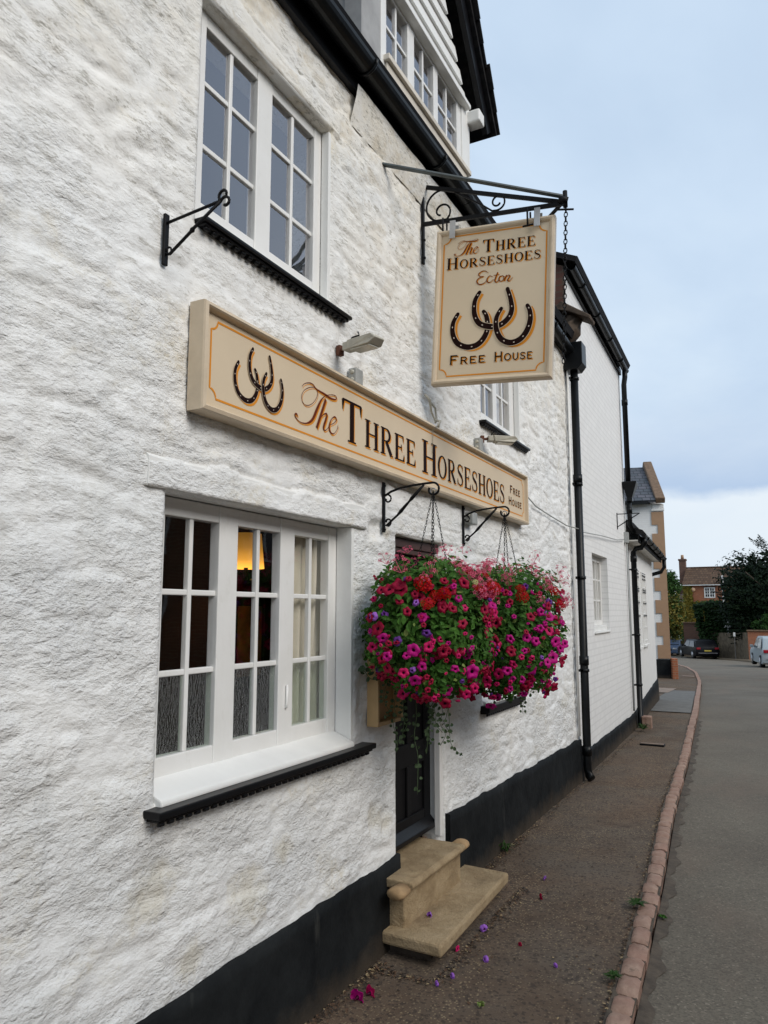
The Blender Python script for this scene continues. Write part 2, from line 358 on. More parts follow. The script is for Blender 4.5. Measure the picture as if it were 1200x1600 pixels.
M_LEAF2 = mk_leaf('lime_leaf', (.16, .24, .05), (.30, .38, .12))
M_IVY = mk_leaf('trailing_round_leaf', (.05, .085, .04), (.12, .17, .09), 30)
M_YEW = mk_leaf('yew_needles', (.004, .010, .004), (.014, .032, .010), 1.2, .1)
M_HEDGE = mk_leaf('dark_hedge_leaf', (.008, .022, .006), (.03, .065, .015), 1.0, .1)
M_CREEP = mk_leaf('turning_creeper_leaf', (.13, .14, .02), (.30, .19, .03), .8)
M_SHRUB = mk_leaf('yellow_green_shrub_leaf', (.11, .13, .025), (.26, .20, .06), .9)
M_GREENT = mk_leaf('mid_green_leaf', (.02, .055, .012), (.06, .13, .03), .8)
M_BARK = simple('bark', (.06, .045, .03), .9, .5, 12, .4)
M_STEM = simple('green_stem', (.05, .09, .03), .6, 0, var=.2)
def emit(name, c, s):
    M = Mat(name); return M.set((.8, .5, .2), .8, **{'Emission Color': c, 'Emission Strength': s})

# ------------------------------------------------------------------ mesh helpers
class MB:
    def __init__(s): s.v = []; s.f = []; s.mi = []; s.sm = []
    def add(s, vs, fs, mi=0, smooth=False):
        o = len(s.v); s.v += [tuple(v) for v in vs]
        for f in fs: s.f.append(tuple(i + o for i in f)); s.mi.append(mi); s.sm.append(smooth)
    def box(s, x0, x1, y0, y1, z0, z1, mi=0):
        if x0 > x1: x0, x1 = x1, x0
        if y0 > y1: y0, y1 = y1, y0
        if z0 > z1: z0, z1 = z1, z0
        s.add([(x0, y0, z0), (x1, y0, z0), (x1, y1, z0), (x0, y1, z0), (x0, y0, z1), (x1, y0, z1), (x1, y1, z1), (x0, y1, z1)],
              [(0, 3, 2, 1), (4, 5, 6, 7), (0, 1, 5, 4), (1, 2, 6, 5), (2, 3, 7, 6), (3, 0, 4, 7)], mi)
    def obox(s, o, a, b, c, mi=0):   # corner origin and three edge vectors
        o, a, b, c = map(Vector, (o, a, b, c))
        if a.cross(b).dot(c) < 0: a, b = b, a
        vs = [o, o + a, o + a + b, o + b, o + c, o + a + c, o + a + b + c, o + b + c]
        s.add(vs, [(0, 3, 2, 1), (4, 5, 6, 7), (0, 1, 5, 4), (1, 2, 6, 5), (2, 3, 7, 6), (3, 0, 4, 7)], mi)
    def tube(s, pts, r, seg=8, mi=0, flat=None, closed=False):
        pts = [Vector(p) for p in pts]; n = len(pts)
        rs = r if isinstance(r, (list, tuple)) else [r] * n
        ref = Vector((0, 0, 1)); rings = []
        for i in range(n):
            t = (pts[min(i + 1, n - 1)] - pts[max(i - 1, 0)])
            if closed: t = pts[(i + 1) % n] - pts[i - 1]
            t.normalize()
            if abs(t.dot(ref)) > .95: u = t.cross(Vector((0, 1, 0)))
            else: u = t.cross(ref)
            u.normalize(); w = t.cross(u)
            if i and (u.dot(pu) < 0): u, w = -u, -w
            pu = u
            fx, fy = (1, 1) if flat is None else flat
            rings.append([pts[i] + (u * math.cos(a) * fx + w * math.sin(a) * fy) * rs[i] for a in [2 * math.pi * k / seg for k in range(seg)]])
        vs = [v for g in rings for v in g]; fs = []
        for i in range(n - 1 if not closed else n):
            j = (i + 1) % n
            for k in range(seg):
                k2 = (k + 1) % seg; fs.append((i * seg + k, i * seg + k2, j * seg + k2, j * seg + k))
        if not closed: fs += [tuple(range(seg))[::-1], tuple((n - 1) * seg + k for k in range(seg))]
        s.add(vs, fs, mi, True)
    def prism(s, poly, ax, a0, a1, mi=0):   # poly of (u,v); ax = axis of extrusion
        def P(u, v, a): return {'x': (a, u, v), 'y': (u, a, v), 'z': (u, v, a)}[ax]
        n = len(poly); vs = [P(u, v, a0) for u, v in poly] + [P(u, v, a1) for u, v in poly]
        fs = [tuple(range(n))[::-1], tuple(range(n, 2 * n))] + [(i, (i + 1) % n, n + (i + 1) % n, n + i) for i in range(n)]
        s.add(vs, fs, mi)
    def build(s, name, mats, parent=None, bevel=0, seg=2, smooth=False, xf=None):
        me = bpy.data.meshes.new(name)
        org = wloc(parent) if parent is not None else Vector((0, 0, 0))
        vs = [Vector(v) for v in s.v]
        if xf is not None: vs = [xf @ v for v in vs]
        me.from_pydata([v - org for v in vs], [], s.f)
        if not isinstance(mats, (list, tuple)): mats = [mats]
        for mm in mats: me.materials.append(mm)
        me.polygons.foreach_set('material_index', s.mi)
        me.polygons.foreach_set('use_smooth', [bool(x or smooth) for x in s.sm])
        me.update()
        import bmesh
        bm = bmesh.new(); bm.from_mesh(me); bmesh.ops.recalc_face_normals(bm, faces=bm.faces); bm.to_mesh(me); bm.free()
        o = bpy.data.objects.new(name, me); COL.objects.link(o)
        if parent is not None: o.parent = parent
        if bevel:
            md = o.modifiers.new('bevel', 'BEVEL'); md.width = bevel; md.segments = seg; md.limit_method = 'ANGLE'; md.angle_limit = R(40)
        return o
LOCAL = set()      # things whose parts are modelled in the thing's own frame
def wloc(o):
    v = Vector((0, 0, 0)); q = o
    while q is not None:
        if q.name in LOCAL: return v
        q = q.parent
    while o is not None: v += o.location; o = o.parent
    return v
def np_mesh(name, V, F, mats, parent=None, mi=None, smooth=False):
    V = np.asarray(V, dtype=np.float32); F = np.asarray(F, dtype=np.int32)
    if parent is not None: V = V - np.array(wloc(parent), dtype=np.float32)
    me = bpy.data.meshes.new(name); k = F.shape[1]
    me.vertices.add(len(V)); me.vertices.foreach_set('co', V.ravel())
    me.loops.add(F.size); me.loops.foreach_set('vertex_index', F.ravel())
    me.polygons.add(len(F)); me.polygons.foreach_set('loop_start', np.arange(0, F.size, k, dtype=np.int32))
    if not isinstance(mats, (list, tuple)): mats = [mats]
    for mm in mats: me.materials.append(mm)
    if mi is not None: me.polygons.foreach_set('material_index', np.asarray(mi, dtype=np.int32))
    me.polygons.foreach_set('use_smooth', np.full(len(F), smooth))
    me.update(calc_edges=True); me.validate()
    o = bpy.data.objects.new(name, me); COL.objects.link(o)
    if parent is not None: o.parent = parent
    return o
def tag(o, label, cat, group=None):
    o['label'] = label; o['category'] = cat
    if group: o['group'] = group
    return o
def thing(name, label, cat, loc=(0, 0, 0), group=None):
    o = bpy.data.objects.new(name, None); COL.objects.link(o); o.location = loc; o.empty_display_size = .1
    return tag(o, label, cat, group)
def struct(o, kind='structure'):
    o['kind'] = kind; return o
def copy_tree(o, parent=None):
    c = o.copy(); COL.objects.link(c); c.parent = parent
    for ch in list(o.children): copy_tree(ch, c)
    return c
def gz(y): return float(np.interp(y, [8, 12, 17, 25, 42, 64, 80, 120], [0, -.03, -.14, -.4, -1., -1.85, -2.3, -2.8]))
# tiny vectorised value noise
_lat = RNG.random((257, 257))
def vnoise(u, v):
    iu = np.floor(u).astype(int); iv = np.floor(v).astype(int); fu = u - iu; fv = v - iv
    fu = fu * fu * (3 - 2 * fu); fv = fv * fv * (3 - 2 * fv); g = lambda a, b: _lat[a % 256, b % 256]
    return (g(iu, iv) * (1 - fu) + g(iu + 1, iv) * fu) * (1 - fv) + (g(iu, iv + 1) * (1 - fu) + g(iu + 1, iv + 1) * fu) * fv
def fbm(u, v, o=4, r=.5):
    s = 0; a = 1; t = 0
    for k in range(o): s = s + a * vnoise(u * 2 ** k + 17.3 * k, v * 2 ** k + 9.1 * k); t += a; a *= r
    return s / t
_jx = RNG.random((256, 256)); _jy = RNG.random((256, 256)); _jh = RNG.random((256, 256))
def cells(u, v):
    iu = np.floor(u).astype(int); iv = np.floor(v).astype(int)
    f1 = np.full(u.shape, 9.); f2 = np.full(u.shape, 9.); h = np.zeros(u.shape)
    for a in (-1, 0, 1):
        for b in (-1, 0, 1):
            ci, cj = (iu + a) % 256, (iv + b) % 256
            d = np.hypot(iu + a + .15 + .7 * _jx[ci, cj] - u, iv + b + .2 + .6 * _jy[ci, cj] - v)
            cl = d < f1; f2 = np.where(cl, f1, np.minimum(f2, d)); h = np.where(cl, _jh[ci, cj], h); f1 = np.where(cl, d, f1)
    return f1, f2, h
# ================================================================== THE PUB
pub = thing('pub_building', 'whitewashed rough stone pub with black plinth, black door and white multi-pane windows', 'pub', (0, 3, 0))
OPEN = [(1.95, 3.262, 1.06, 2.118, .25), (2.05, 3.005, 3.16, 4.12, .22), (3.755, 4.425, .30, 2.12, .16), (5.20, 6.17, 3.12, 4.12, .22), (5.13, 5.85, 1.06, 2.0, .22)]
def relief(Y, Z):
    u = Y + .10 * (fbm(Y * 2.1, Z * 2.1, 3) - .5); v = Z + .06 * (fbm(Y * 2.7 + 40, Z * 2.7, 3) - .5)
    f1, f2, h = cells(u / .34, v / .165)
    st = np.clip((f2 - f1) / .42, 0, 1); st = st * st * (3 - 2 * st)
    g1, g2, h2 = cells(u / .12 + 30, v / .07 + 11)
    sm = np.clip((g2 - g1) / .5, 0, 1)
    d = .009 * st * (.35 + .9 * h) + .003 * sm + .008 * (fbm(Y * 3.2, Z * 5.2, 4, .5) - .5)
    rd = 1 - np.abs(2 * fbm(Y * 7 + 5, Z * 13 + 3, 4, .6) - 1)
    d = d + .004 * rd ** 3 + .024 * (fbm(Y * .7, Z * .8, 2) - .5)
    # render is smoother on the left-hand upper part
    return d - .012
def wall_mesh(name, y0, y1, z0, z1, opens, parent, mat, fine):
    by = sorted({y0, y1, *[o[0] for o in opens], *[o[1] for o in opens], .9, 4.6}); bz = sorted({z0, z1, *[o[2] for o in opens], *[o[3] for o in opens]})
    def line(bs, st):
        out = []
        for a, b in zip(bs[:-1], bs[1:]):
            n = max(1, int(math.ceil((b - a) / st((a + b) / 2)))); out += [a + (b - a) * i / n for i in range(n)]
        return np.array(out + [bs[-1]])
    ys = line(by, lambda c: .012 if .9 < c < 4.6 else (.020 if c > 4.6 else .08)); zs = line(bz, lambda c: .012)
    Y, Z = np.meshgrid(ys, zs, indexing='ij')
    X = relief(Y, Z)
    # calm and rounded beside the openings and in the lintels
    for (a, b, c, d, dep) in opens:
        dy = np.maximum(np.maximum(a - Y, Y - b), 0); dz = np.maximum(np.maximum(c - Z, Z - d), 0)
        ds = np.hypot(dy, dz); k = np.clip(ds / .07, .15, 1); X = X * k - .010 * np.clip(1 - ds / .020, 0, 1)
    for (a, b, c, d, jitter) in ((1.84, 3.40, 2.118, 2.235, 0), (1.98, 3.10, 4.12, 4.25, 0), (3.62, 4.72, 2.12, 2.39, 1)):
        wob = .012 * np.sin(Y * 9) + .008 * np.sin(Y * 23)
        ins = (Y > a) & (Y < b) & (Z > c) & (Z < d + wob)
        e = np.minimum.reduce([Y - a, b - Y, d + wob - Z]); k = np.clip(e / .02, 0, 1)
        flat = .010 + .002 * (fbm(Y * 4, Z * 30, 3) - .5)
        if jitter: flat = flat - .008 * (np.abs((Z - 2.23 + .02 * np.sin(Y * 3))) < .006)
        X = np.where(ins, X * (1 - k) + flat * k, X)
        X = X - .010 * np.where((~ins) & (Y > a) & (Y < b) & (np.abs(Z - d - wob) < .012), 1, 0)
    # hollows where a stone has spalled
    for (a, b, r1, r2, dp) in ((3.50, .66, .055, .075, .016), (3.62, .62, .04, .06, .014), (3.52, 2.13, .07, .05, .022), (2.45, .62, .10, .10, .010), (1.96, .80, .09, .10, .008)):
        X = X - dp * np.exp(-(((Y - a) / r1) ** 4 + ((Z - b) / r2) ** 4))
    ny, nz = len(ys), len(zs)
    V = np.stack([X, Y, Z], -1).reshape(-1, 3)
    idx = np.arange(ny * nz).reshape(ny, nz)
    keep = np.ones((ny - 1, nz - 1), bool); extra_v = []; extra_f = []
    for (a, b, c, d, dep) in opens:
        i0, i1 = np.argmin(abs(ys - a)), np.argmin(abs(ys - b)); j0, j1 = np.argmin(abs(zs - c)), np.argmin(abs(zs - d))
        keep[i0:i1, j0:j1] = False
        ring = [(i, j0) for i in range(i0, i1)] + [(i1, j) for j in range(j0, j1)] + [(i, j1) for i in range(i1, i0, -1)] + [(i0, j) for j in range(j1, j0, -1)]
        base = ny * nz + len(extra_v)
        for (i, j) in ring: extra_v.append((-dep, ys[i], zs[j]))
        n = len(ring)
        for k in range(n):
            k2 = (k + 1) % n
            extra_f.append((idx[ring[k]], idx[ring[k2]], base + k2, base + k))
    F = np.stack([idx[:-1, :-1], idx[1:, :-1], idx[1:, 1:], idx[:-1, 1:]], -1)[keep]
    V = np.concatenate([V, np.array(extra_v)]) if extra_v else V
    F = np.concatenate([F, np.array(extra_f)]) if extra_f else F
    return np_mesh(name, V, F, mat, parent, smooth=True)
wall_mesh('front_wall', -3.0, 8.0, -.3, 4.66, OPEN, pub, M_WALL, 1)
# shell behind the front wall: back and end walls, floors, dark rooms
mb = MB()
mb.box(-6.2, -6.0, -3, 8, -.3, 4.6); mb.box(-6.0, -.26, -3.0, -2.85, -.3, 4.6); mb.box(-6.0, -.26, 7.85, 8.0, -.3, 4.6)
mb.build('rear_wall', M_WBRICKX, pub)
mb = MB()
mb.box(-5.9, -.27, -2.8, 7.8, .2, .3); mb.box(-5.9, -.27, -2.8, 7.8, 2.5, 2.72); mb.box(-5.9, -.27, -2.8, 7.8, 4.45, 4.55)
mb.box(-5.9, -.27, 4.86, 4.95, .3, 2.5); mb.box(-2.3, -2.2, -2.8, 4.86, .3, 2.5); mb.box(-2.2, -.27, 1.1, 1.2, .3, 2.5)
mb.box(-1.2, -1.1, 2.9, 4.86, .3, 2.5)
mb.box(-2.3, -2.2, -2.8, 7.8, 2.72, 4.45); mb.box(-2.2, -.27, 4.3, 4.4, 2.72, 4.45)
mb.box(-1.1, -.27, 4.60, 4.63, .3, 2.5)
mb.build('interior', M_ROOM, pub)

def window(parent, y0, y1, z0, z1, x, cas, hbars, gl, ob=None, zb=None, zt=None, lab=None, depth=.05, name='window'):
    """cas: list of (glass y0, glass y1); hbars: z of horizontal bars; zb, zt glass bottom and top. frame face at x."""
    fr = MB(); zb = zb or z0 + .08; zt = zt or z1 - .06
    xs = [y0] + [v for c in cas for v in c] + [y1]
    for k in range(0, len(xs), 2): fr.box(x - depth, x, xs[k], xs[k + 1], z0, z1)
    for (a, b) in cas:
        fr.box(x - depth, x - .003, a, b, z0, zb); fr.box(x - depth, x - .003, a, b, zt, z1)
        c = (a + b) / 2; fr.box(x - .035, x - .009, c - .011, c + .011, zb, zt)
        for h in hbars: fr.box(x - .033, x - .012, a, c - .011, h - .011, h + .011); fr.box(x - .033, x - .012, c + .011, b, h - .011, h + .011)
    w = fr.build(name, M_FRAME, parent, bevel=.004)
    if lab: w['label'] = lab
    g = MB(); xg = x - .022
    lv = [zb] + list(hbars) + [zt]; lv = sorted(lv)
    for (a, b) in cas:
        c = (a + b) / 2
        for (p, q) in ((a, c), (c, b)):
            t0 = lv[1] if ob else lv[0]
            g.box(xg - .002, xg, p, q, t0, zt)
    g.build('glass_pane', gl, w)
    if ob:
        g = MB()
        for (a, b) in cas:
            c = (a + b) / 2
            for (p, q) in ((a, c), (c, b)): g.box(xg - .003, xg + .001, p, q, lv[0], lv[1] - .001)
        g.build('obscure_glass_pane', M_OBSC, w)
    return w
def sill(parent, y0, y1, ztop, x1=.07, h=.030, xin=-.1, white=None, n=None):
    """black moulded stone sill with dentils under it and a white splayed slope above"""
    s = MB(); s.box(-.02, x1, y0, y1, ztop - h, ztop); s.box(-.02, x1 - .014, y0 + .012, y1 - .012, ztop - h - .012, ztop - h - .0005)
    n = n or int((y1 - y0) / .045)
    for k in range(n):
        a = y0 + .02 + (y1 - y0 - .04) * k / n; s.prism([(x1 - .018, ztop - h - .012), (x1 - .018, ztop - h - .024), (x1 - .034, ztop - h - .028), (x1 - .034, ztop - h - .012)], 'y', a, a + .026)
    o = s.build('sill', M_BLACK, parent, bevel=.005)
    if white:
        zt = white; w = MB()
        w.prism([(xin, zt), (xin, ztop - .02), (.0, ztop - .02), (.022, ztop + .001), (.018, ztop + .020)], 'y', y0 + .058, y1 - .132)
        w.build('sill_slope', M_LINTEL, parent, bevel=.006)
    return o
gw = window(pub, 1.955, 3.258, 1.11, 2.114, -.095, [(2.045, 2.350), (2.468, 2.772), (2.884, 3.184)], (1.470, 1.765), M_GLASS, ob=True, zb=1.182, zt=2.046,
            lab='three light ground floor window, lamp lit behind, lower panes of rippled glass')
st = MB(); st.tube([(-.090, 2.828, 1.27), (-.087, 2.828, 1.29), (-.087, 2.830, 1.37)], .006); st.build('catch', M_FRAME, gw)
sill(pub, 1.90, 3.385, 1.050, .070, .026, -.12, white=1.125)
uw = window(pub, 2.055, 3.0, 3.21, 4.116, -.05, [(2.125, 2.47), (2.58, 2.936)], (3.545, 3.82), M_GLASSU, zb=3.295, zt=4.06, lab='upper window reflecting grey violet sky')
sill(pub, 2.05, 3.165, 3.180, .045, .018, -.1, white=3.225)
w2 = window(pub, 5.24, 6.165, 3.16, 4.116, -.055, [(5.30, 5.62), (5.715, 6.05)], (3.47, 3.76), M_GLASSU, zb=3.225, zt=4.06, lab='small upper window half hidden by hanging sign')
sill(pub, 5.15, 6.30, 3.11, .05, .020, -.1, white=3.16)
w3 = window(pub, 5.14, 5.84, 1.1, 1.99, -.08, [(5.2, 5.47), (5.53, 5.79)], (1.45, 1.72), M_GLASS, zb=1.18, zt=1.93, lab='ground floor window hidden behind flower basket')
sill(pub, 5.08, 5.95, 1.04, .06, .045, -.1, white=1.10)
# curtains and lamp light inside the ground floor room
def curtain(y0, y1, z0, z1, x, parent, amp=.02, nf=7):
    ys = np.linspace(y0, y1, 60); zs = np.linspace(z0, z1, 12)
    Y, Z = np.meshgrid(ys, zs, indexing='ij'); X = x + amp * np.sin((Y - y0) / (y1 - y0) * nf * 2 * np.pi) * (1 - .3 * (Z - z0) / (z1 - z0)) + .008 * np.sin(Y * 90 + Z * 3)
    Y = Y + .015 * np.sin(Z * 4 + Y * 10); idx = np.arange(Y.size).reshape(Y.shape)
    V = np.stack([X, Y, Z], -1).reshape(-1, 3); F = np.stack([idx[:-1, :-1], idx[1:, :-1], idx[1:, 1:], idx[:-1, 1:]], -1).reshape(-1, 4)
    return np_mesh('curtain', V, F, M_CURTAIN, parent, smooth=True)
curtain(2.90, 3.257, 1.12, 2.11, -.175, gw, .016, 6); curtain(1.96, 2.10, 1.12, 2.11, -.19, gw, .012, 3)
curtain(5.78, 6.165, 3.17, 4.11, -.13, w2, .015, 6); curtain(5.245, 5.42, 3.17, 4.11, -.13, w2, .012, 3)
# wall lamp seen through the middle casement
LX, LY, LZ = -.82, 3.81, 2.035
wl = thing('wall_lamp', 'glowing amber lampshade seen through middle of the ground floor window', 'wall lamp', (LX, LY, LZ))
Msh = Mat('glowing_lampshade'); spz = Msh.N.new('ShaderNodeSeparateXYZ'); Msh.L.new(Msh.co, spz.inputs[0])
Msh.set((.7, .40, .12), .8, **{'Emission Color': (1.0, .45, .06), 'Emission Strength': Msh.ramp(Msh.math('ADD', Msh.math('MULTIPLY', spz.outputs[2], 5.0), .5), [(.0, 1.3), (.25, .60), (.60, .25), (.95, .12)])})
s = MB(); pr = [(.098, -.095), (.104, -.095), (.085, .105), (.080, .105)]
vs = []; fs = []
for k in range(20):
    a = 2 * math.pi * k / 20
    for (r, z) in pr: vs.append((LX + r * math.cos(a), LY - .35 + r * math.sin(a), LZ + z))
for k in range(20):
    for j in range(4): a = k * 4 + j; b = k * 4 + (j + 1) % 4; c = ((k + 1) % 20) * 4; fs.append((a, b, c + (j + 1) % 4, c + j))
s.add(vs, fs, 0, True); s.build('lamp_shade', Msh.m, wl)
s = MB(); s.tube([(LX, LY - .35, LZ - .16), (LX, LY - .35, LZ - .02)], .012); s.tube([(LX, LY - .30, LZ - .16), (LX - .02, LY - .24, LZ - .17)], .008); s.build('lamp_bracket', M_BLACK, wl)
pl = bpy.data.lights.new('lamp_bulb', 'POINT'); pl.energy = 3; pl.color = (1, .55, .16); pl.shadow_soft_size = .03
po = bpy.data.objects.new('lamp_bulb', pl); COL.objects.link(po); po.parent = wl; po.location = (0, -.35, .0)
pf = thing('framed_picture', 'dark framed picture hanging below the lit lampshade inside', 'picture', (-1.08, 3.8, 1.45))
s = MB(); s.box(-1.098, -1.06, 3.66, 3.98, 1.25, 1.78); s.build('frame', M_BLACK, pf, bevel=.006)
s = MB(); s.box(-1.07, -1.055, 3.70, 3.94, 1.30, 1.73); s.build('print', simple('dim_print', (.16, .10, .05), .7, var=.6, vscale=9), pf)

# smooth boarded lintels and plastered reveals
for (a, b, c, d) in ((1.85, 3.395, 2.121, 2.232), (1.99, 3.09, 4.123, 4.235), (3.64, 4.70, 2.123, 2.235), (3.64, 4.72, 2.242, 2.375)):
    ysl = np.linspace(a, b, 40); V = []
    prof = [(-.06, c), (-.001, c), (.004, c + .006), (.006, (c + d) / 2), (.004, d - .012), (-.008, d), (-.03, d)]
    for (x, z) in prof: V.append(np.stack([x + .010 * (fbm(ysl * 4, ysl * 0 + z * 9, 3) - .5), ysl, z + (.030 * (fbm(ysl * 3, ysl * 0 + z * 7, 2) - .5) if z > c + .02 else .004 * np.sin(ysl * 9))], -1))
    V = np.stack(V, 1).reshape(-1, 3); idx = np.arange(len(ysl) * 7).reshape(len(ysl), 7)
    F = [tuple(r_) for r_ in np.stack([idx[:-1, :-1], idx[1:, :-1], idx[1:, 1:], idx[:-1, 1:]], -1).reshape(-1, 4).tolist()]
    s = MB(); s.add(V.tolist(), F + [tuple(idx[0].tolist()), tuple(idx[-1].tolist())], 0, False); s.build('lintel', M_LINTEL, pub)
for (y, z0, z1, x0) in ((3.262, 1.06, 2.118, -.094), (3.005, 3.16, 4.12, -.048), (6.17, 3.12, 4.12, -.05)):
    s = MB(); s.box(x0, -.004, y - .007, y + .03, z0 + .002, z1 - .003); s.build('reveal', M_LINTEL, pub, bevel=.004)
# door
dr = MB(); X0 = -.10
dr.box(X0 - .045, X0, 3.76, 4.40, .40, 2.06)
d = dr.build('door', M_DOOR, pub)
s = MB()
for (a, b, c, e) in ((3.76, 3.86, .40, 2.06), (4.30, 4.398, .40, 2.06), (3.86, 4.30, .40, .52), (3.86, 4.30, .80, .93), (3.86, 4.30, 1.96, 2.06), (4.06, 4.11, .52, .80), (4.06, 4.11, .93, 1.96)):
    s.box(X0 - .001, X0 + .014, a, b, c, e)
s.build('panel_moulding', M_DOOR, d, bevel=.005)
s = MB(); s.prism([(X0 + .012, .40), (X0 + .055, .40), (X0 + .055, .425), (X0 + .014, .47)], 'y', 3.765, 4.385); s.build('weather_bar', M_BLACK, d, bevel=.004)
s = MB(); s.tube([(X0 + .014, 4.34, 1.25), (X0 + .05, 4.34, 1.25)], .010); s.tube([(X0 + .048, 4.34, 1.25), (X0 + .075, 4.34, 1.25)], .026, 12); s.build('door_knob', simple('old_brass', (.25, .17, .06), .4, metal=.8), d)
s = MB(); s.box(-.13, -.015, 4.385, 4.423, .352, 2.06); s.box(-.05, -.008, 4.36, 4.384, .352, 2.04); s.build('door_jamb', M_FRAME, pub, bevel=.005)
s = MB(); s.box(-.13, -.03, 3.76, 4.42, 2.062, 2.118); s.box(-.08, -.04, 3.76, 4.38, 2.03, 2.061); s.build('door_head', M_DARKWOOD, pub, bevel=.004)
# painted plinth: irregular top edge, slightly proud
def plinth(y0, y1, ztop, parent, zb=-.25, mat=None, x=.012, off=lambda y: 0, gzf=None):
    mat = mat or M_PLINTH
    ys = np.arange(y0, y1 + .001, (y1 - y0) / max(2, int((y1 - y0) / .03))); n = len(ys); rows = 14
    top = ztop(ys) + .014 * (fbm(ys * 3.1, ys * 0 + 3, 3) - .5) * 2 + .010 * (fbm(ys * 11, ys * 0 + 8, 2) - .5)
    V = []
    for j in range(rows):
        t = j / (rows - 1); z = zb + (top - zb) * t
        bulge = x + .022 * (1 - t) + .012 * (fbm(ys * 3.3, z * 4 + 2, 3) - .5) + .010
        V.append(np.stack([bulge + off(ys), ys, z], -1))
    V.append(np.stack([np.full(n, -.02) + off(ys), ys, top + .004], -1)); rows += 1
    V = np.stack(V, 1).reshape(-1, 3); idx = np.arange(n * rows).reshape(n, rows)
    F = np.stack([idx[:-1, :-1], idx[1:, :-1], idx[1:, 1:], idx[:-1, 1:]], -1).reshape(-1, 4)
    V2 = []; F2 = []
    for e, i in ((0, 0), (1, n - 1)):
        b = len(V) + len(V2)
        for j in range(rows): V2.append((-.02 + float(off(ys)[i] if not np.isscalar(off(ys)) else off(ys)), ys[i], V[idx[i, j]][2]))
        for j in range(rows - 1): F2.append((idx[i, j], idx[i, j + 1], b + j + 1, b + j) if e else (idx[i, j], b + j, b + j + 1, idx[i, j + 1]))
    return np_mesh('plinth', np.concatenate([V, V2]), np.concatenate([F, F2]), mat, parent, smooth=True)
plinth(-3, 3.748, lambda y: .395 + .012 * np.clip(y, 0, 4) / 2, pub)
plinth(4.43, 7.99, lambda y: .47 - .02 * (y - 4.43), pub)
# eaves: fascia, gutter, roof, cove of plaster under the tiles
s = MB(); s.box(.0, .035, -3, 7.95, 4.47, 4.62); s.build('fascia_board', M_BLACK, pub)
def gutter(parent, p0, p1, r=.062, t=.006, name='gutter', up=(0, 0, 1)):
    p0, p1 = Vector(p0), Vector(p1); d = (p1 - p0).normalized(); side = d.cross(Vector(up)).normalized(); upv = Vector(up)
    s = MB(); prof = [(math.cos(a) * r, math.sin(a) * r) for a in [math.pi + math.pi * k / 10 for k in range(11)]]
    prof += [(math.cos(a) * (r - t), math.sin(a) * (r - t)) for a in [2 * math.pi - math.pi * k / 10 for k in range(11)]]
    n = len(prof); vs = [p0 + side * u + upv * v for u, v in prof] + [p1 + side * u + upv * v for u, v in prof]
    s.add(vs, [(i, (i + 1) % n, n + (i + 1) % n, n + i) for i in range(n)] + [tuple(range(n)), tuple(range(n, 2 * n))[::-1]], 0, False)
    ln = (p1 - p0).length; k = .5
    while k < ln:
        c = p0 + d * k
        s.tube([c + side * math.cos(a) * (r + .006) + upv * math.sin(a) * (r + .006) for a in [math.pi + math.pi * j / 8 for j in range(9)]], .009, 5)
        k += .95
    return s.build(name, M_PIPE, parent)
gutter(pub, (.10, -3, 4.600), (.10, 4.65, 4.600), .060); gutter(pub, (.10, 4.66, 4.598), (.065, 7.9, 4.50), .056)
s = MB()
s.prism([(.10, 4.622), (-3.1, 7.3), (-3.1, 7.40), (.13, 4.685)], 'y', -3.0, 7.98); s.prism([(-3.1, 7.3), (-6.4, 4.6), (-6.45, 4.68), (-3.1, 7.40)], 'y', -3.0, 8.0)
s.build('roof', M_DTILE, pub)
# rough whitewashed cove
ys = np.arange(3.2, 5.5, .03); prof = [(.0, 4.30), (.018, 4.36), (.042, 4.43), (.05, 4.50)]
V = []
for j, (x, z) in enumerate(prof): V.append(np.stack([x + .012 * (fbm(ys * 5, ys * 0 + j * 3, 3) - .5) * (j > 0), ys, z + .03 * (fbm(ys * 2, ys * 0 + 7, 2) - .5) * (j < 2)], -1))
V = np.stack(V, 1).reshape(-1, 3); idx = np.arange(len(ys) * 4).reshape(len(ys), 4)
np_mesh('eaves_cove', V, np.stack([idx[:-1, :-1], idx[1:, :-1], idx[1:, 1:], idx[:-1, 1:]], -1).reshape(-1, 4), M_WALL, pub, smooth=True)
# dormer
dm = bpy.data.objects.new('dormer', None)
COL.objects.link(dm); dm.parent = pub; dm.location = Vector((0, 4.19, 4.7)) - wloc(pub)
yl, yr = 3.34, 5.035; zh = 5.50
s = MB(); s.box(-.12, -.01, yl, 3.57, 4.6, zh + .06); 
s.build('dormer_cheek', simple('grey_lead_render', (.34, .34, .34), .7, .3, 14, .2), dm)
s = MB(); s.box(-1.6, -.12, yl + .01, yl + .08, 4.8, zh + .05); s.build('dormer_cheek', bpy.data.materials['grey_lead_render'], dm)
s = MB(); s.box(-1.6, -.121, yr - .09, yr - .02, 4.8, zh + .05); s.build('dormer_cheek', bpy.data.materials['grey_lead_render'], dm)
s = MB(); s.box(-.10, .0, 4.88, yr, 4.6, zh + .07); s.build('corner_board', M_LINTEL, dm, bevel=.004); s = MB(); s.box(-.10, -.004, 3.57, 3.62, 4.6, zh); s.build('corner_board', M_LINTEL, dm, bevel=.004)
dw = window(dm, 3.62, 4.88, 4.985, 5.475, -.012, [(3.655, 3.955), (4.055, 4.37), (4.445, 4.80)], (5.235,), M_GLASSU, zb=5.03, zt=5.455, lab='three light dormer window above the gutter', name='dormer_window')
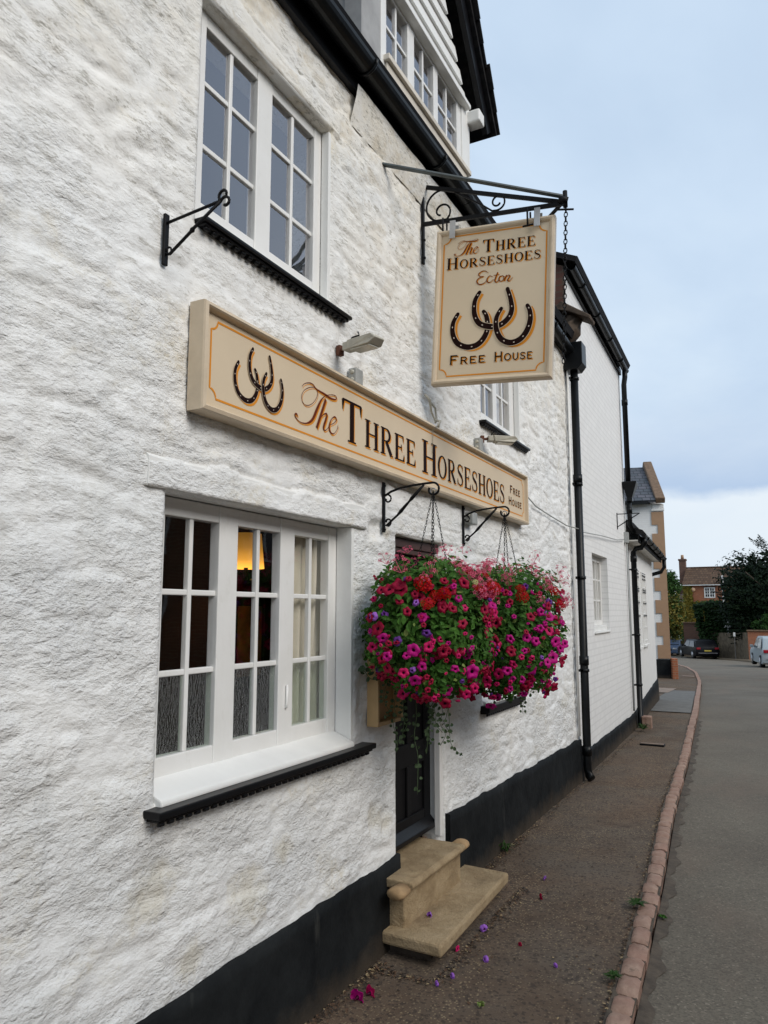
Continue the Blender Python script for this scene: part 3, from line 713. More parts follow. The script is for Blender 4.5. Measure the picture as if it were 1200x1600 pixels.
s = MB(); s.box(-.08, .035, 3.60, 4.97, 4.945, 4.982); s.box(-.08, .012, 3.62, 4.93, 4.80, 4.944); s.build('dormer_sill', simple('weathered_white_timber', (.62, .57, .49), .6, .4, 20, .15), dm, bevel=.004)
s = MB(); s.box(-.09, .045, 3.57, 4.955, 5.478, 5.515); s.build('drip_mould', M_LINTEL, dm, bevel=.006)
zt = 5.515; apex = 4.19; slope = 1.36
for k in range(14):   # weatherboards up into the gable
    z0 = zt + .002 + k * .125; z1 = z0 + .13
    hw = lambda z: max(0, .845 - (z - 5.52) / slope)
    if hw(z1) <= .03: break
    s = MB(); a, b = apex - hw(z1 - .03), apex + hw(z1 - .03)
    if k == 0: bd = MB()
    bd.prism([(-.03, z0 + .003), (.012, z0), (-.010, z1), (-.03, z1)], 'y', a, b)
bd.build('weatherboarding', M_LINTEL, dm, bevel=.002)
s = MB()
for sg in (-1, 1):
    yb, zb_ = apex + sg * 1.02, 5.42; L_ = Vector((0, -sg * 1.06, 1.06 * slope)); up = Vector((0, sg * .6, .44)).normalized()
    s.obox((.04, yb, zb_), L_, up * .15, (.045, 0, 0))
    s2 = s
s.build('barge_board', M_BLACK, dm, bevel=.004)
s = MB()
for sg in (-1, 1):
    yb, zb_ = apex + sg * 1.13, 5.46; L_ = Vector((0, -sg * 1.15, 1.15 * slope)); up = Vector((0, sg * .8, .59)).normalized()
    s.obox((-2.6, yb, zb_), L_, up * .035, (2.72, 0, 0))
    for k in range(12):
        q = Vector((.0, yb, zb_)) + L_ * (k / 12.0) + up * (.036 + .002 * (k % 2))
        s.obox((-.6, q.y, q.z), L_ / 12 * 1.12 + up * .02, up * .016, (.74 + .01 * (k % 3), 0, 0))
s.build('dormer_roof', M_DTILE, dm)
s = MB(); s.box(-.02, .10, 4.985, 5.10, 5.40, 5.50); s.build('eaves_block', M_LINTEL, dm, bevel=.012)
# rain water hopper and downpipe at the far corner
def pipe_run(parent, pts, r, collars=(), name='downpipe', clips=(), mat=None, xoff=-.07):
    s = MB(); s.tube(pts, r, 14)
    for c in collars:
        c = Vector(c); s.tube([c + Vector((0, 0, -.045)), c + Vector((0, 0, .045))], r * 1.18, 14)
    for c in clips:
        c = Vector(c); s.tube([c + Vector((0, 0, -.015)), c + Vector((0, 0, .015))], r * 1.22, 14); s.box(c.x + xoff, c.x, c.y - .07, c.y - .05, c.z - .012, c.z + .012); s.box(c.x - .02, c.x, c.y - .07, c.y, c.z - .0115, c.z + .0115)
    return s.build(name, mat or M_PIPE, parent)
dp = pipe_run(pub, [(.085, 7.93, 4.30), (.085, 7.93, .12), (.095, 7.93, .06), (.125, 7.91, .03)], .042, [(.085, 7.93, 3.1), (.085, 7.93, 1.2), (.085, 7.93, .30)], clips=[(.085, 7.93, 2.05), (.085, 7.93, 3.04), (.085, 7.93, 4.2), (.085, 7.93, 1.1)])
s = MB(); s.prism([(.0, 4.28), (.15, 4.28), (.20, 4.34), (.20, 4.58), (-.0, 4.58)], 'y', 7.82, 8.03); s.build('rainwater_hopper', M_PIPE, pub, bevel=.008)
s = MB(); s.tube([(.03, 7.86, 4.3), (.03, 7.86, .45)], .012, 8); s.build('conduit', M_FRAME, pub)
s = MB()
s.tube([(.0, 7.86, 4.62), (.06, 7.9, 4.72), (.09, 7.95, 4.86), (.05, 8.0, 5.0)], [.09, .13, .11, .06], 7)
s.prism([(-.1, 4.98), (.06, 4.93), (.30, 4.80), (.31, 4.84), (.0, 5.06)], 'y', 7.80, 8.04)
o = s.build('corbel_stone', simple('weathered_dark_stone', (.085, .06, .042), .9, .9, 14, .5, 9), pub, bevel=.01)

# ================================================================== brick wing
def local_thing(name, label, cat, loc, rot, group=None):
    o = thing(name, label, cat, loc, group); o.rotation_euler = (0, 0, rot); LOCAL.add(o.name); return o
wing = local_thing('brick_wing', 'tall white painted brick wing between the rough stone front and the low annexe', 'building', (-.004, 8.02, 0), R(1.5))
s = MB(); y1 = 3.98; wy0, wy1 = 1.03, 2.10; wz0, wz1 = 1.44, 2.40
s.box(-.25, 0, 0, wy0, -.3, 5.50); s.box(-.25, 0, wy1, y1, -.3, 5.50); s.box(-.25, 0, wy0, wy1, -.3, wz0); s.box(-.25, 0, wy0, wy1, wz1, 5.50)
s.build('wall', M_WBRICK, wing)
s = MB(); s.prism([(-.003, -.3), (-.003, 5.54), (-2.5, 6.6), (-5.0, 5.5), (-5.0, -.3)], 'y', -.04, -.001); s.build('side_wall', mk_brick('bare_brown_brick', (.15, .06, .04), (.09, .045, .035), (.10, .075, .055), .6, ax='xz'), wing)
s = MB(); s.prism([(-.26, -.3), (-.26, 5.50), (-2.5, 6.6), (-5.0, 5.5), (-5.0, -.3)], 'y', y1 - .2, y1 - .002); s.build('end_wall', M_WBRICKX, wing)
ww = window(wing, wy0 + .004, wy1 - .004, wz0 + .09, wz1 - .004, -.085, [(wy0 + .06, wy0 + .38), (wy0 + .40, wy0 + .67), (wy0 + .69, wy1 - .06)], (1.84, 2.10), M_GLASS, zb=wz0 + .15, zt=wz1 - .07, lab='narrow many barred window in the brick wing')
curtain(wy0, wy1, wz0, wz1, -.2, ww, .02, 8)
s = MB(); s.box(-.24, .022, wy0 + .003, wy1 - .003, wz0 + .0005, wz0 + .02); s.box(-.24, -.03, wy0 + .004, wy1 - .004, wz0 + .021, wz0 + .088); s.build('sill', M_LINTEL, wing, bevel=.004)
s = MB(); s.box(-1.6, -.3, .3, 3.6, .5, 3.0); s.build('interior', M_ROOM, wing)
def zpl(y): return .235 - .012 * y
plinth(0.0, y1, zpl, wing, zb=-.3)
s = MB(); s.box(.0, .03, .0, y1, 5.44, 5.53); s.build('fascia_board', M_BLACK, wing)
s = MB(); s.prism([(.14, 5.535), (-2.5, 6.70), (-2.5, 6.78), (.17, 5.59)], 'y', -.10, y1 + .03); s.prism([(-2.5, 6.70), (-5.2, 5.5), (-5.2, 5.58), (-2.5, 6.78)], 'y', -.10, y1 + .03); s.build('roof', M_DTILE, wing)
gutter(wing, (.085, -.02, 5.525), (.10, y1, 5.50), .048)
pipe_run(wing, [(.10, y1 - .14, 5.46), (.10, y1 - .14, 5.36), (.08, y1 - .14, 5.24), (.08, y1 - .14, 3.64)], .040, [(.08, y1 - .14, 4.95)])
s = MB(); ring = []
for (z, h) in ((3.68, .13), (3.66, .13), (3.44, .05), (3.38, .05)):
    ring.append([(.085 + sx * h, y1 - .14 + sy * h, z) for sx, sy in ((-.62, -1), (1, -1), (1, 1), (-.62, 1))])
s.add([v for r_ in ring for v in r_], [(i * 4 + j, i * 4 + (j + 1) % 4, i * 4 + 4 + (j + 1) % 4, i * 4 + 4 + j) for i in range(3) for j in range(4)] + [(3, 2, 1, 0), (12, 13, 14, 15)]); s.build('rainwater_hopper', M_PIPE, wing, bevel=.006)
pipe_run(wing, [(.08, y1 - .14, 3.40), (.08, y1 - .14, 3.02), (.12, y1 - .02, 2.92)], .036, [(.08, y1 - .14, 3.25)])
s = MB(); s.tube([(.03, y1 - .22, 2.85), (.03, y1 - .22, .25)], .012, 8); s.box(.0, .06, y1 - .28, y1 - .16, 2.74, 2.90); s.build('conduit', M_GALVP, wing)
# thin iron bracket high on the wing
def plain_bracket(name, label, y, zt, L_, H_, parent_loc, rot=0, wall_t=0):
    b = local_thing(name, label, 'bracket', parent_loc, rot)
    s = MB(); s.box(.0, .012, -.012, .012, -H_, .02); s.build('wall_plate', M_IRON, b, bevel=.002)
    s = MB(); s.tube([(.0, 0, 0), (L_, 0, .0)], .007, 6); s.tube([(.005, 0, -H_ * .85), (L_ * .5, 0, -H_ * .42), (L_, 0, 0)], [.006, .011, .006], 6); s.build('arm', M_IRON, b)
    return b
plain_bracket('iron_bracket', 'small plain iron bracket high on the white brick wing', 0, 0, .32, .22, (-.085, 11.1, 3.10), R(1.5))

# ================================================================== low annexe
ann = local_thing('low_annexe', 'low white rendered annexe with dark tiled roof and two louvred sash panels', 'building', (-.110, 12.02, 0), R(3.7))
AL = 5.05; ez = 2.78
s = MB(); s.box(-3.5, 0, 0, AL, -.45, ez); s.build('wall', simple('white_smooth_render', (.78, .78, .765), .6, .25, 18, .04), ann)
for k, (a, b) in enumerate(((.72, 1.62), (2.10, 3.0))):
    s = MB(); zb, zt = 1.12, 2.42
    s.box(.0, .022, a, a + .06, zb, zt); s.box(.0, .022, b - .06, b, zb, zt); s.box(.0, .021, a + .06, b - .06, zb, zb + .07); s.box(.0, .021, a + .06, b - .06, zt - .05, zt)
    for c in (a + .06 + (b - a - .12) / 3, a + .06 + 2 * (b - a - .12) / 3): s.box(.0, .014, c - .01, c + .01, zb + .07, zt - .05)
    for z in (1.42, 1.66, 1.90, 2.14): s.box(.0, .0125, a + .06, b - .06, z - .01, z + .01)
    w = s.build('sash_panel', M_FRAME, ann, bevel=.003)
    s = MB()
    for z in (2.40, 2.36, 2.30, 2.10, 2.06, 1.86, 1.635): s.box(.012, .0235, a + .05, b - .05, z - .009, z + .004)
    s.build('louvre', M_BLACK, w)
    s = MB(); s.box(.0, .05, a - .04, b + .04, zb - .04, zb - .001); s.build('sill', M_LINTEL, w, bevel=.003)
plinth(0.0, AL, lambda y: .20 + .02 * y, ann, zb=-.45)
s = MB(); s.box(-.02, .17, -.05, AL + .15, ez, ez + .02); s.build('soffit', M_SOFFIT, ann)
s = MB(); s.box(.172, .19, -.05, AL + .15, ez - .02, ez + .10)
s.prism([(.20, ez + .10), (-3.5, ez + 1.2), (-3.5, ez + 1.28), (.23, ez + .14)], 'y', -.05, AL + .15)
for k in range(18):
    y = -.04 + k * (AL + .18) / 18; s.prism([(.21, ez + .12), (-.9, ez + .46), (-.9, ez + .53), (.245, ez + .170)], 'y', y, y + (AL + .18) / 18 - .02)
s.build('roof', M_DTILE, ann)
s = MB(); s.tube([(-.3, .02, ez + .32), (-.05, .03, ez + .27), (.06, .04, ez + .22), (.16, .06, ez + .14)], [.08, .10, .09, .06], 9); s.build('hip_tile', M_DTILE, ann)
gutter(ann, (.245, -.06, ez + .10), (.245, AL + .17, ez + .08), .050)
pipe_run(ann, [(.245, .10, ez + .06), (.245, .10, ez - .04), (.20, .11, ez - .09), (.12, .12, ez - .10), (.08, .12, ez - .16), (.08, .12, .0), (.14, .10, -.06)], .042, [(.245, .10, ez + .0), (.08, .12, ez - .26)], clips=[(.08, .12, 2.35), (.08, .12, 1.35), (.08, .12, .6)])
pipe_run(ann, [(.245, AL + .12, ez + .04), (.245, AL + .12, ez - .12), (.18, AL + .12, ez - .22), (-.02, AL + .06, ez - .28)], .040)
s = MB(); s.box(.10, .24, .03, .20, -.2, .14); s.build('drain_block', M_KERB, ann, bevel=.01)
# ================================================================== lettering
# every glyph: list of strokes; a stroke = (points, widths); unit cap height
def ell(cx, cy, rx, ry, a0, a1, n=24): return [(cx + rx * math.cos(R(a0 + (a1 - a0) * i / n)), cy + ry * math.sin(R(a0 + (a1 - a0) * i / n))) for i in range(n + 1)]
TK, TN = .155, .045
def serif(x, y, w=.16, top=False):
    s = -1 if top else 1; return ([(x - w, y + s * .018), (x + w, y + s * .018)], [.036, .036])
def g_T(): return [([(.38, 0), (.38, 1)], [TK] * 2), ([(.02, .975), (.74, .975)], [.05, .05]), ([(.035, .98), (.015, .72)], [.10, .012]), ([(.725, .98), (.745, .72)], [.10, .012]), serif(.38, 0)], .76
def g_H(): return [([(.16, 0), (.16, 1)], [TK] * 2), ([(.68, 0), (.68, 1)], [TK] * 2), ([(.16, .51), (.68, .51)], [TN] * 2), serif(.16, 0), serif(.68, 0), serif(.16, 1, top=True), serif(.68, 1, top=True)], .84
def g_R():
    b = ell(.36, .745, .235, .232, 90, -90, 16); wd = [TN + (TK - TN) * math.sin(math.pi * i / 16) ** 1.2 for i in range(17)]
    return [([(.16, 0), (.16, 1)], [TK] * 2), ([(.16, .977)] + b + [(.16, .513)], [TN] + wd + [TN]), ([(.36, .52), (.70, .03)], [TK * .9, TK]), ([(.66, .018), (.82, .018)], [.036] * 2), serif(.16, 0), ([(.02, .982), (.2, .982)], [.036] * 2)], .80
def g_E(): return [([(.16, 0), (.16, 1)], [TK] * 2), ([(.02, .978), (.60, .978)], [TN] * 2), ([(.02, .022), (.64, .022)], [TN] * 2), ([(.16, .52), (.48, .52)], [TN] * 2),
                   ([(.59, .99), (.61, .76)], [.09, .012]), ([(.63, .01), (.67, .28)], [.10, .012]), ([(.475, .64), (.475, .40)], [.035, .035])], .70
def g_F(): return [([(.16, 0), (.16, 1)], [TK] * 2), ([(.02, .978), (.60, .978)], [TN] * 2), ([(.16, .52), (.48, .52)], [TN] * 2), ([(.59, .99), (.61, .76)], [.09, .012]), serif(.16, 0)], .66
def g_O():
    p = ell(.40, .5, .325, .475, 0, 360, 36); w = [TN + (TK * 1.05 - TN) * abs(math.cos(math.pi * 2 * i / 36)) ** 1.3 for i in range(37)]
    return [(p, w)], .80
def g_S():
    c = [(.56, .80), (.50, .925), (.34, .975), (.18, .92), (.12, .77), (.18, .63), (.34, .53), (.50, .43), (.57, .27), (.52, .10), (.34, .022), (.17, .07), (.08, .24)]
    w = [.03, .05, .05, .085, .11, .135, TK, .14, .115, .085, .05, .05, .03]
    return [(c, w), ([(.575, .985), (.555, .72)], [.02, .035]), ([(.06, .015), (.085, .30)], [.02, .035])], .66
SERIF = dict(T=g_T, H=g_H, R=g_R, E=g_E, F=g_F, O=g_O, S=g_S)
K = .135
def k_(ls, w): return lambda: ([(p, [K] * len(p)) for p in ls], w)
def sr(x, y): return [(x - .12, y), (x + .12, y)]
GOTH = dict(
    F=lambda: ([([(.14, 0), (.14, 1)], [K] * 2), ([(.14, .935), (.70, .935)], [K] * 2), ([(.14, .52), (.58, .52)], [K] * 2), (sr(.14, .02), [.04] * 2), ([(.70, 1.0), (.72, .80)], [.04] * 2), ([(.05, .985), (.2, .985)], [.03] * 2)], .80),
    R=lambda: ([([(.14, 0), (.14, 1)], [K] * 2), ([(.14, .935)] + ell(.52, .71, .20, .225, 90, -90, 10) + [(.14, .485)], [K] * 13), ([(.46, .48), (.76, .02)], [K] * 2), (sr(.14, .02), [.04] * 2), ([(.68, .02), (.90, .02)], [.04] * 2)], .92),
    E=lambda: ([([(.14, 0), (.14, 1)], [K] * 2), ([(.14, .935), (.70, .935)], [K] * 2), ([(.14, .52), (.60, .52)], [K] * 2), ([(.14, .065), (.72, .065)], [K] * 2), ([(.70, 1.0), (.72, .80)], [.04] * 2), ([(.72, .0), (.74, .22)], [.04] * 2)], .84),
    H=lambda: ([([(.14, 0), (.14, 1)], [K] * 2), ([(.82, 0), (.82, 1)], [K] * 2), ([(.14, .52), (.82, .52)], [K] * 2)] + [(sr(x, y), [.04] * 2) for x in (.14, .82) for y in (.02, .98)], .98),
    O=lambda: ([(ell(.50, .5, .42, .435, 0, 360, 30), [K] * 31)], 1.02),
    U=lambda: ([([(.14, 1), (.14, .42)] + ell(.46, .40, .32, .335, 180, 360, 14) + [(.78, .42), (.78, 1)], [K] * 19), (sr(.14, .98), [.04] * 2), (sr(.78, .98), [.04] * 2)], .92),
    S=lambda: ([([(.68, .76), (.60, .90), (.40, .935), (.20, .88), (.14, .73), (.24, .58), (.42, .53), (.62, .46), (.72, .29), (.64, .12), (.42, .065), (.22, .11), (.12, .28)], [K] * 13), ([(.70, .98), (.70, .74)], [.04] * 2), ([(.11, .02), (.11, .28)], [.04] * 2)], .84))
class Inker:
    """lays painted strokes on a plane: P(u, v, d) -> world; every stroke a hair further out than the last"""
    def __init__(s, P): s.P = P; s.mb = {}; s.d = 0
    def stroke(s, pts, ws, key, layer):
        n = len(pts); closed = n > 3 and math.dist(pts[0], pts[-1]) < 1e-6
        nn = []
        for i in range(n):
            a = pts[i - 1] if i else (pts[-2] if closed else pts[0]); b = pts[i + 1] if i < n - 1 else (pts[1] if closed else pts[-1])
            dx, dy = b[0] - a[0], b[1] - a[1]; l = math.hypot(dx, dy) or 1; nn.append((-dy / l, dx / l))
        s.d += 1; d = layer + (s.d % 9) * .00006
        vs = []
        for (x, y), (a, b), w in zip(pts, nn, ws): vs += [s.P(x + a * w / 2, y + b * w / 2, d), s.P(x - a * w / 2, y - b * w / 2, d)]
        s.mb.setdefault(key, MB()).add(vs, [(2 * i, 2 * i + 1, 2 * i + 3, 2 * i + 2) for i in range(n - 1)])
    def word(s, glyphs, items, u0, u1, v0, key, layer, off=(0, 0), gap=.10, bold=0):
        """items: list of (char, height)"""
        adv = sum(glyphs[c]()[1] * h for c, h in items) + gap * sum(h for c, h in items[:-1]); sx = (u1 - u0) / adv; x = 0
        for c, h in items:
            st, w = glyphs[c]()
            for pts, ws in st:
                v = (pts[-1][1] - pts[0][1]) ** 2 > (pts[-1][0] - pts[0][0]) ** 2
                k = h * (sx if v and len(pts) == 2 else (sx + 1) / 2 if sx < 1 else 1)
                s.stroke([(u0 + off[0] + (x + px * h) * sx, v0 + off[1] + py * h) for px, py in pts], [(w_ + bold) * k for w_ in ws], key, layer)
            x += (w + gap) * h
    def disc(s, c, r1, r2, ang, key, layer, n=8):
        s.d += 1; d = layer + (s.d % 9) * .00006
        vs = [s.P(c[0] + r1 * math.cos(t) * math.cos(ang) - r2 * math.sin(t) * math.sin(ang), c[1] + r1 * math.cos(t) * math.sin(ang) + r2 * math.sin(t) * math.cos(ang), d) for t in [2 * math.pi * k / n for k in range(n)]]
        s.mb.setdefault(key, MB()).add(vs, [tuple(range(n))])
def smooth(pts, n=6):
    out = []; P = [pts[0]] + list(pts) + [pts[-1]]
    for i in range(1, len(P) - 2):
        p0, p1, p2, p3 = P[i - 1:i + 3]
        for k in range(n):
            t = k / n; out.append(tuple(.5 * (2 * b + (c - a) * t + (2 * a - 5 * b + 4 * c - d) * t * t + (-a + 3 * b - 3 * c + d) * t ** 3) for a, b, c, d in zip(p0, p1, p2, p3)))
    return out + [tuple(pts[-1])]
SH_A = [(-0.2129, -0.0551), (-0.241, -0.1098), (-0.2407, -0.1788), (-0.2096, -0.2388), (-0.1457, -0.2694), (-0.0783, -0.2561), (-0.0352, -0.2036), (-0.0235, -0.1483), (-0.0334, -0.0851), (-0.0512, -0.0549)]
SH_B = [(-0.08, 0.0682), (-0.1077, 0.014), (-0.1073, -0.0661), (-0.077, -0.1261), (-0.0201, -0.152), (0.041, -0.1546), (0.095, -0.1208), (0.1208, -0.0675), (0.1135, 0.0007), (0.0918, 0.0708)]
SH_C = [(0.0578, -0.0495), (0.0306, -0.103), (0.0305, -0.1704), (0.06, -0.2348), (0.1155, -0.2654), (0.1746, -0.2507), (0.2162, -0.1994), (0.2338, -0.1348), (0.2292, -0.079), (0.2145, -0.0463)]
THE = dict(T1=[(2.7073, 2.6897), (2.7181, 2.7026), (2.7412, 2.7154), (2.7717, 2.7239), (2.7985, 2.7223), (2.8213, 2.7108), (2.8534, 2.7068), (2.9001, 2.7038), (2.948, 2.6982), (2.987, 2.7014), (3.0046, 2.7113), (2.9965, 2.7213), (2.967, 2.7199), (2.9286, 2.7087), (2.9003, 2.6961), (2.8681, 2.6698), (2.8457, 2.6386), (2.8238, 2.6029), (2.8021, 2.5677), (2.7761, 2.5443), (2.7416, 2.529), (2.699, 2.5242), (2.6695, 2.5318), (2.6551, 2.5428), (2.6565, 2.5518), (2.6689, 2.5533), (2.6717, 2.5444)],
    T2=[(2.824, 2.7116), (2.7987, 2.7113), (2.7635, 2.7001), (2.7248, 2.6773), (2.7042, 2.6472), (2.7091, 2.624), (2.7308, 2.6123), (2.7655, 2.6185), (2.8004, 2.6398), (2.8268, 2.6693), (2.8353, 2.6968), (2.8213, 2.7108)],
    h1=[(2.9072, 2.6809), (2.8318, 2.5285)], h2=[(2.8475, 2.5582), (2.8744, 2.5923), (2.902, 2.6117), (2.919, 2.6106), (2.9074, 2.5796), (2.8921, 2.548), (2.8943, 2.5322), (2.9148, 2.5367), (2.941, 2.5615)],
    e=[(2.9485, 2.5684), (2.987, 2.5876), (3.0054, 2.6075), (2.9904, 2.6171), (2.9643, 2.6032), (2.9455, 2.5755), (2.9412, 2.5487), (2.9589, 2.5309), (2.985, 2.535), (3.0112, 2.5589), (3.0198, 2.5819)])
THEW = dict(T1=[.003, .003, .003, .004, .005, .006, .009, .011, .011, .008, .005, .004, .003, .003, .004, .009, .015, .018, .017, .013, .006, .004, .004, .007, .009, .008, .006],
            T2=[.003] * 12, h1=[.017, .017], h2=[.003, .004, .007, .012, .015, .014, .008, .004, .003], e=[.003, .004, .007, .008, .005, .009, .012, .009, .004, .003, .003])
ECTON = [[(-0.0308, 0.1861), (-0.0481, 0.1998), (-0.0708, 0.2004), (-0.0907, 0.1844), (-0.0811, 0.1694), (-0.0584, 0.1677), (-0.0875, 0.1587), (-0.1006, 0.1396), (-0.084, 0.1191), (-0.0569, 0.1228), (-0.0372, 0.1398)], [(-0.004, 0.1575), (-0.02, 0.1664), (-0.0363, 0.1489), (-0.0335, 0.1291), (-0.0165, 0.1259), (0.0032, 0.1406)], [(0.0287, 0.1831), (0.0123, 0.1338), (0.0216, 0.1212), (0.0369, 0.1319)], [(0.0035, 0.1657), (0.0381, 0.1671)], [(0.0561, 0.1568), (0.0408, 0.1519), (0.038, 0.1317), (0.0527, 0.1231), (0.0667, 0.1362), (0.064, 0.1536), (0.0561, 0.1568), (0.0763, 0.1475)], [(0.0838, 0.1579), (0.0693, 0.1222)], [(0.0722, 0.1366), (0.0937, 0.1566), (0.1028, 0.1487), (0.0902, 0.1253), (0.1014, 0.1194), (0.1205, 0.1408)]]
def script(ink, strokes, key, layer, off=(0, 0), T=lambda u, v: (u, v), k=1):
    for pts, ws in strokes:
        q = [(a, b, w) for (a, b), w in zip(pts, ws)]; q = smooth(q, 5) if len(q) > 2 else q
        ink.stroke([(T(a, b)[0] + off[0], T(a, b)[1] + off[1]) for a, b, w in q], [w * k for a, b, w in q], key, layer)
def shoes(ink, T, k, shoff, lay):
    for n, S in enumerate((SH_A, SH_B, SH_C)):
        pts = smooth([T(*p) for p in S], 5); m_ = len(pts)
        ws = [k * (.023 + .012 * math.sin(math.pi * i / (m_ - 1))) for i in range(m_)]
        ink.stroke([(a + shoff[0], b + shoff[1]) for a, b in pts], ws, 'och', lay)
        L0 = lay + .0008 + n * .0016
        for e in (0, -1): pass
        ink.stroke(pts, [w + .006 * k for w in ws], 'gap', L0)
        ink.stroke(pts, ws, 'ink', L0 + .0007)
        for e in (0, -1): ink.disc(pts[e], ws[e] * .5, ws[e] * .5, 0, 'ink', L0 + .0007)
        for j in range(9):
            i = int((j + .6) / 9.2 * (m_ - 1)); a = pts[i]; b = pts[min(i + 1, m_ - 1)]
            ink.disc(a, .0055 * k, .0034 * k, math.atan2(b[1] - a[1], b[0] - a[0]), 'nail', L0 + .0012, 7)
MATS = dict(ink=M_INK, och=M_OCHRE, gap=M_CREAM, nail=M_NAIL, scr=M_SCRIPT)
def border(ink, u0, u1, v0, v1, c, w, lay):
    arc = lambda cx, cy, a0: [(cx + c * math.cos(R(a0 - 90 * i / 6)), cy + c * math.sin(R(a0 - 90 * i / 6))) for i in range(7)]
    pts = arc(u0, v1, 0)[::1] + [];
    p = [(u0 + c, v1)] + [(u1 - c, v1)] + [(u1 + c * math.cos(R(180 + 90 * i / 6)), v1 + c * math.sin(R(180 + 90 * i / 6))) for i in range(1, 7)] + [(u1, v0 + c)] + \
        [(u1 + c * math.cos(R(90 + 90 * i / 6)), v0 + c * math.sin(R(90 + 90 * i / 6))) for i in range(1, 7)] + [(u0 + c, v0)] + \
        [(u0 + c * math.cos(R(0 + 90 * i / 6)), v0 + c * math.sin(R(0 + 90 * i / 6))) for i in range(1, 7)] + [(u0, v1 - c)] + \
        [(u0 + c * math.cos(R(-90 + 90 * i / 6)), v1 + c * math.sin(R(-90 + 90 * i / 6))) for i in range(1, 7)]
    ink.stroke(p, [w] * len(p), 'och', lay)
def ink_build(ink, name, parent, keys):
    b = MB(); mats = []
    for n, k in enumerate(keys):
        if k in ink.mb: b.add(ink.mb[k].v, ink.mb[k].f, len(mats)); mats.append(MATS[k])
    return b.build(name, mats, parent)
# ------------------------------------------------------------------ fascia sign
fs = thing('fascia_sign', 'long cream fascia board over door and window with horseshoes and pub name', 'sign', (0, 4.07, 2.42))
A0, A1, B0, B1 = 2.03, 6.11, 2.42, 2.835
s = MB(); s.box(.015, .048, A0 + .02, A1 - .02, B0 + .02, B1 - .02); s.build('board', M_CREAM, fs)
def frame_ring(u0, u1, v0, v1, w, prof, P, name, parent, mat):
    """moulded frame with mitred corners; prof: list of (inset, depth)"""
    s = MB(); n = len(prof); vs = []
    for (du, dp) in prof:
        for (cu, cv) in ((u0 + du, v0 + du), (u1 - du, v0 + du), (u1 - du, v1 - du), (u0 + du, v1 - du)): vs.append(P(cu, cv, dp))
    fs_ = [(i * 4 + j, i * 4 + (j + 1) % 4, ((i + 1) % n) * 4 + (j + 1) % 4, ((i + 1) % n) * 4 + j) for i in range(n) for j in range(4)]
    s.add(vs, fs_); return s.build(name, mat, parent)
PF = lambda u, v, d: (d, u, v)
frame_ring(A0, A1, B0, B1, .045, [(0, .0), (0, .066), (.003, .074), (.016, .078), (.022, .072), (.025, .058), (.028, .050), (.029, .0)], PF, 'frame', fs, M_CREAMF)
ink = Inker(lambda u, v, d: (.0484 + d, u, v))
border(ink, 2.095, 6.045, 2.482, 2.783, .036, .0085, .0008); ink_build(ink, 'border_line', fs, ['och'])
ink = Inker(lambda u, v, d: (.0484 + d, u, v))
TT = lambda u, v: (2.40 + u * .66 - .002, 2.636 + (v + .10) * .66)
shoes(ink, TT, .60, (.011, -.008), .0008); ink_build(ink, 'horseshoe_emblem', fs, ['och', 'gap', 'ink', 'nail'])
ink = Inker(lambda u, v, d: (.0484 + d, u, v))
st_ = [(THE[k], THEW[k]) for k in THE]
NI = lambda: Inker(lambda u, v, d: (.0484 + d, u, v))
script(ink, st_, 'och', .0008, (.008, -.006)); script(ink, st_, 'scr', .0022, k=.9); ink_build(ink, 'lettering', fs, ['och', 'ink', 'scr']); ink = NI()
for key, lay, off, gl in (('och', .0008, (.010, -.008), 0), ('ink', .0022, (0, 0), 0)):
    ink.word(SERIF, [('T', .208)], 3.060, 3.252, 2.524, key, lay, off)
    ink.word(SERIF, [(c, .146) for c in 'HREE'], 3.290, 3.905, 2.534, key, lay, off, .12)
ink_build(ink, 'lettering', fs, ['och', 'ink', 'scr']); ink = NI()
for key, lay, off, gl in (('och', .0008, (.010, -.008), 0), ('ink', .0022, (0, 0), 0)):
    ink.word(SERIF, [('H', .200)], 4.000, 4.218, 2.522, key, lay, off)
    ink.word(SERIF, [(c, .146) for c in 'ORSESHOES'], 4.236, 5.545, 2.528, key, lay, off, .10)
ink_build(ink, 'lettering', fs, ['och', 'ink', 'scr']); ink = NI()
for key, lay, off in (('och', .0008, (.005, -.004)), ('ink', .0022, (0, 0))):
    ink.word(GOTH, [('F', .062), ('R', .050), ('E', .050), ('E', .050)], 5.690, 5.955, 2.636, key, lay, off, .22)
ink_build(ink, 'lettering', fs, ['och', 'ink', 'scr']); ink = NI()
for key, lay, off in (('och', .0008, (.005, -.004)), ('ink', .0022, (0, 0))):
    ink.word(GOTH, [('H', .062), ('O', .050), ('U', .050), ('S', .050), ('E', .050)], 5.650, 5.990, 2.540, key, lay, off, .20)
ink_build(ink, 'lettering', fs, ['och', 'ink', 'scr'])
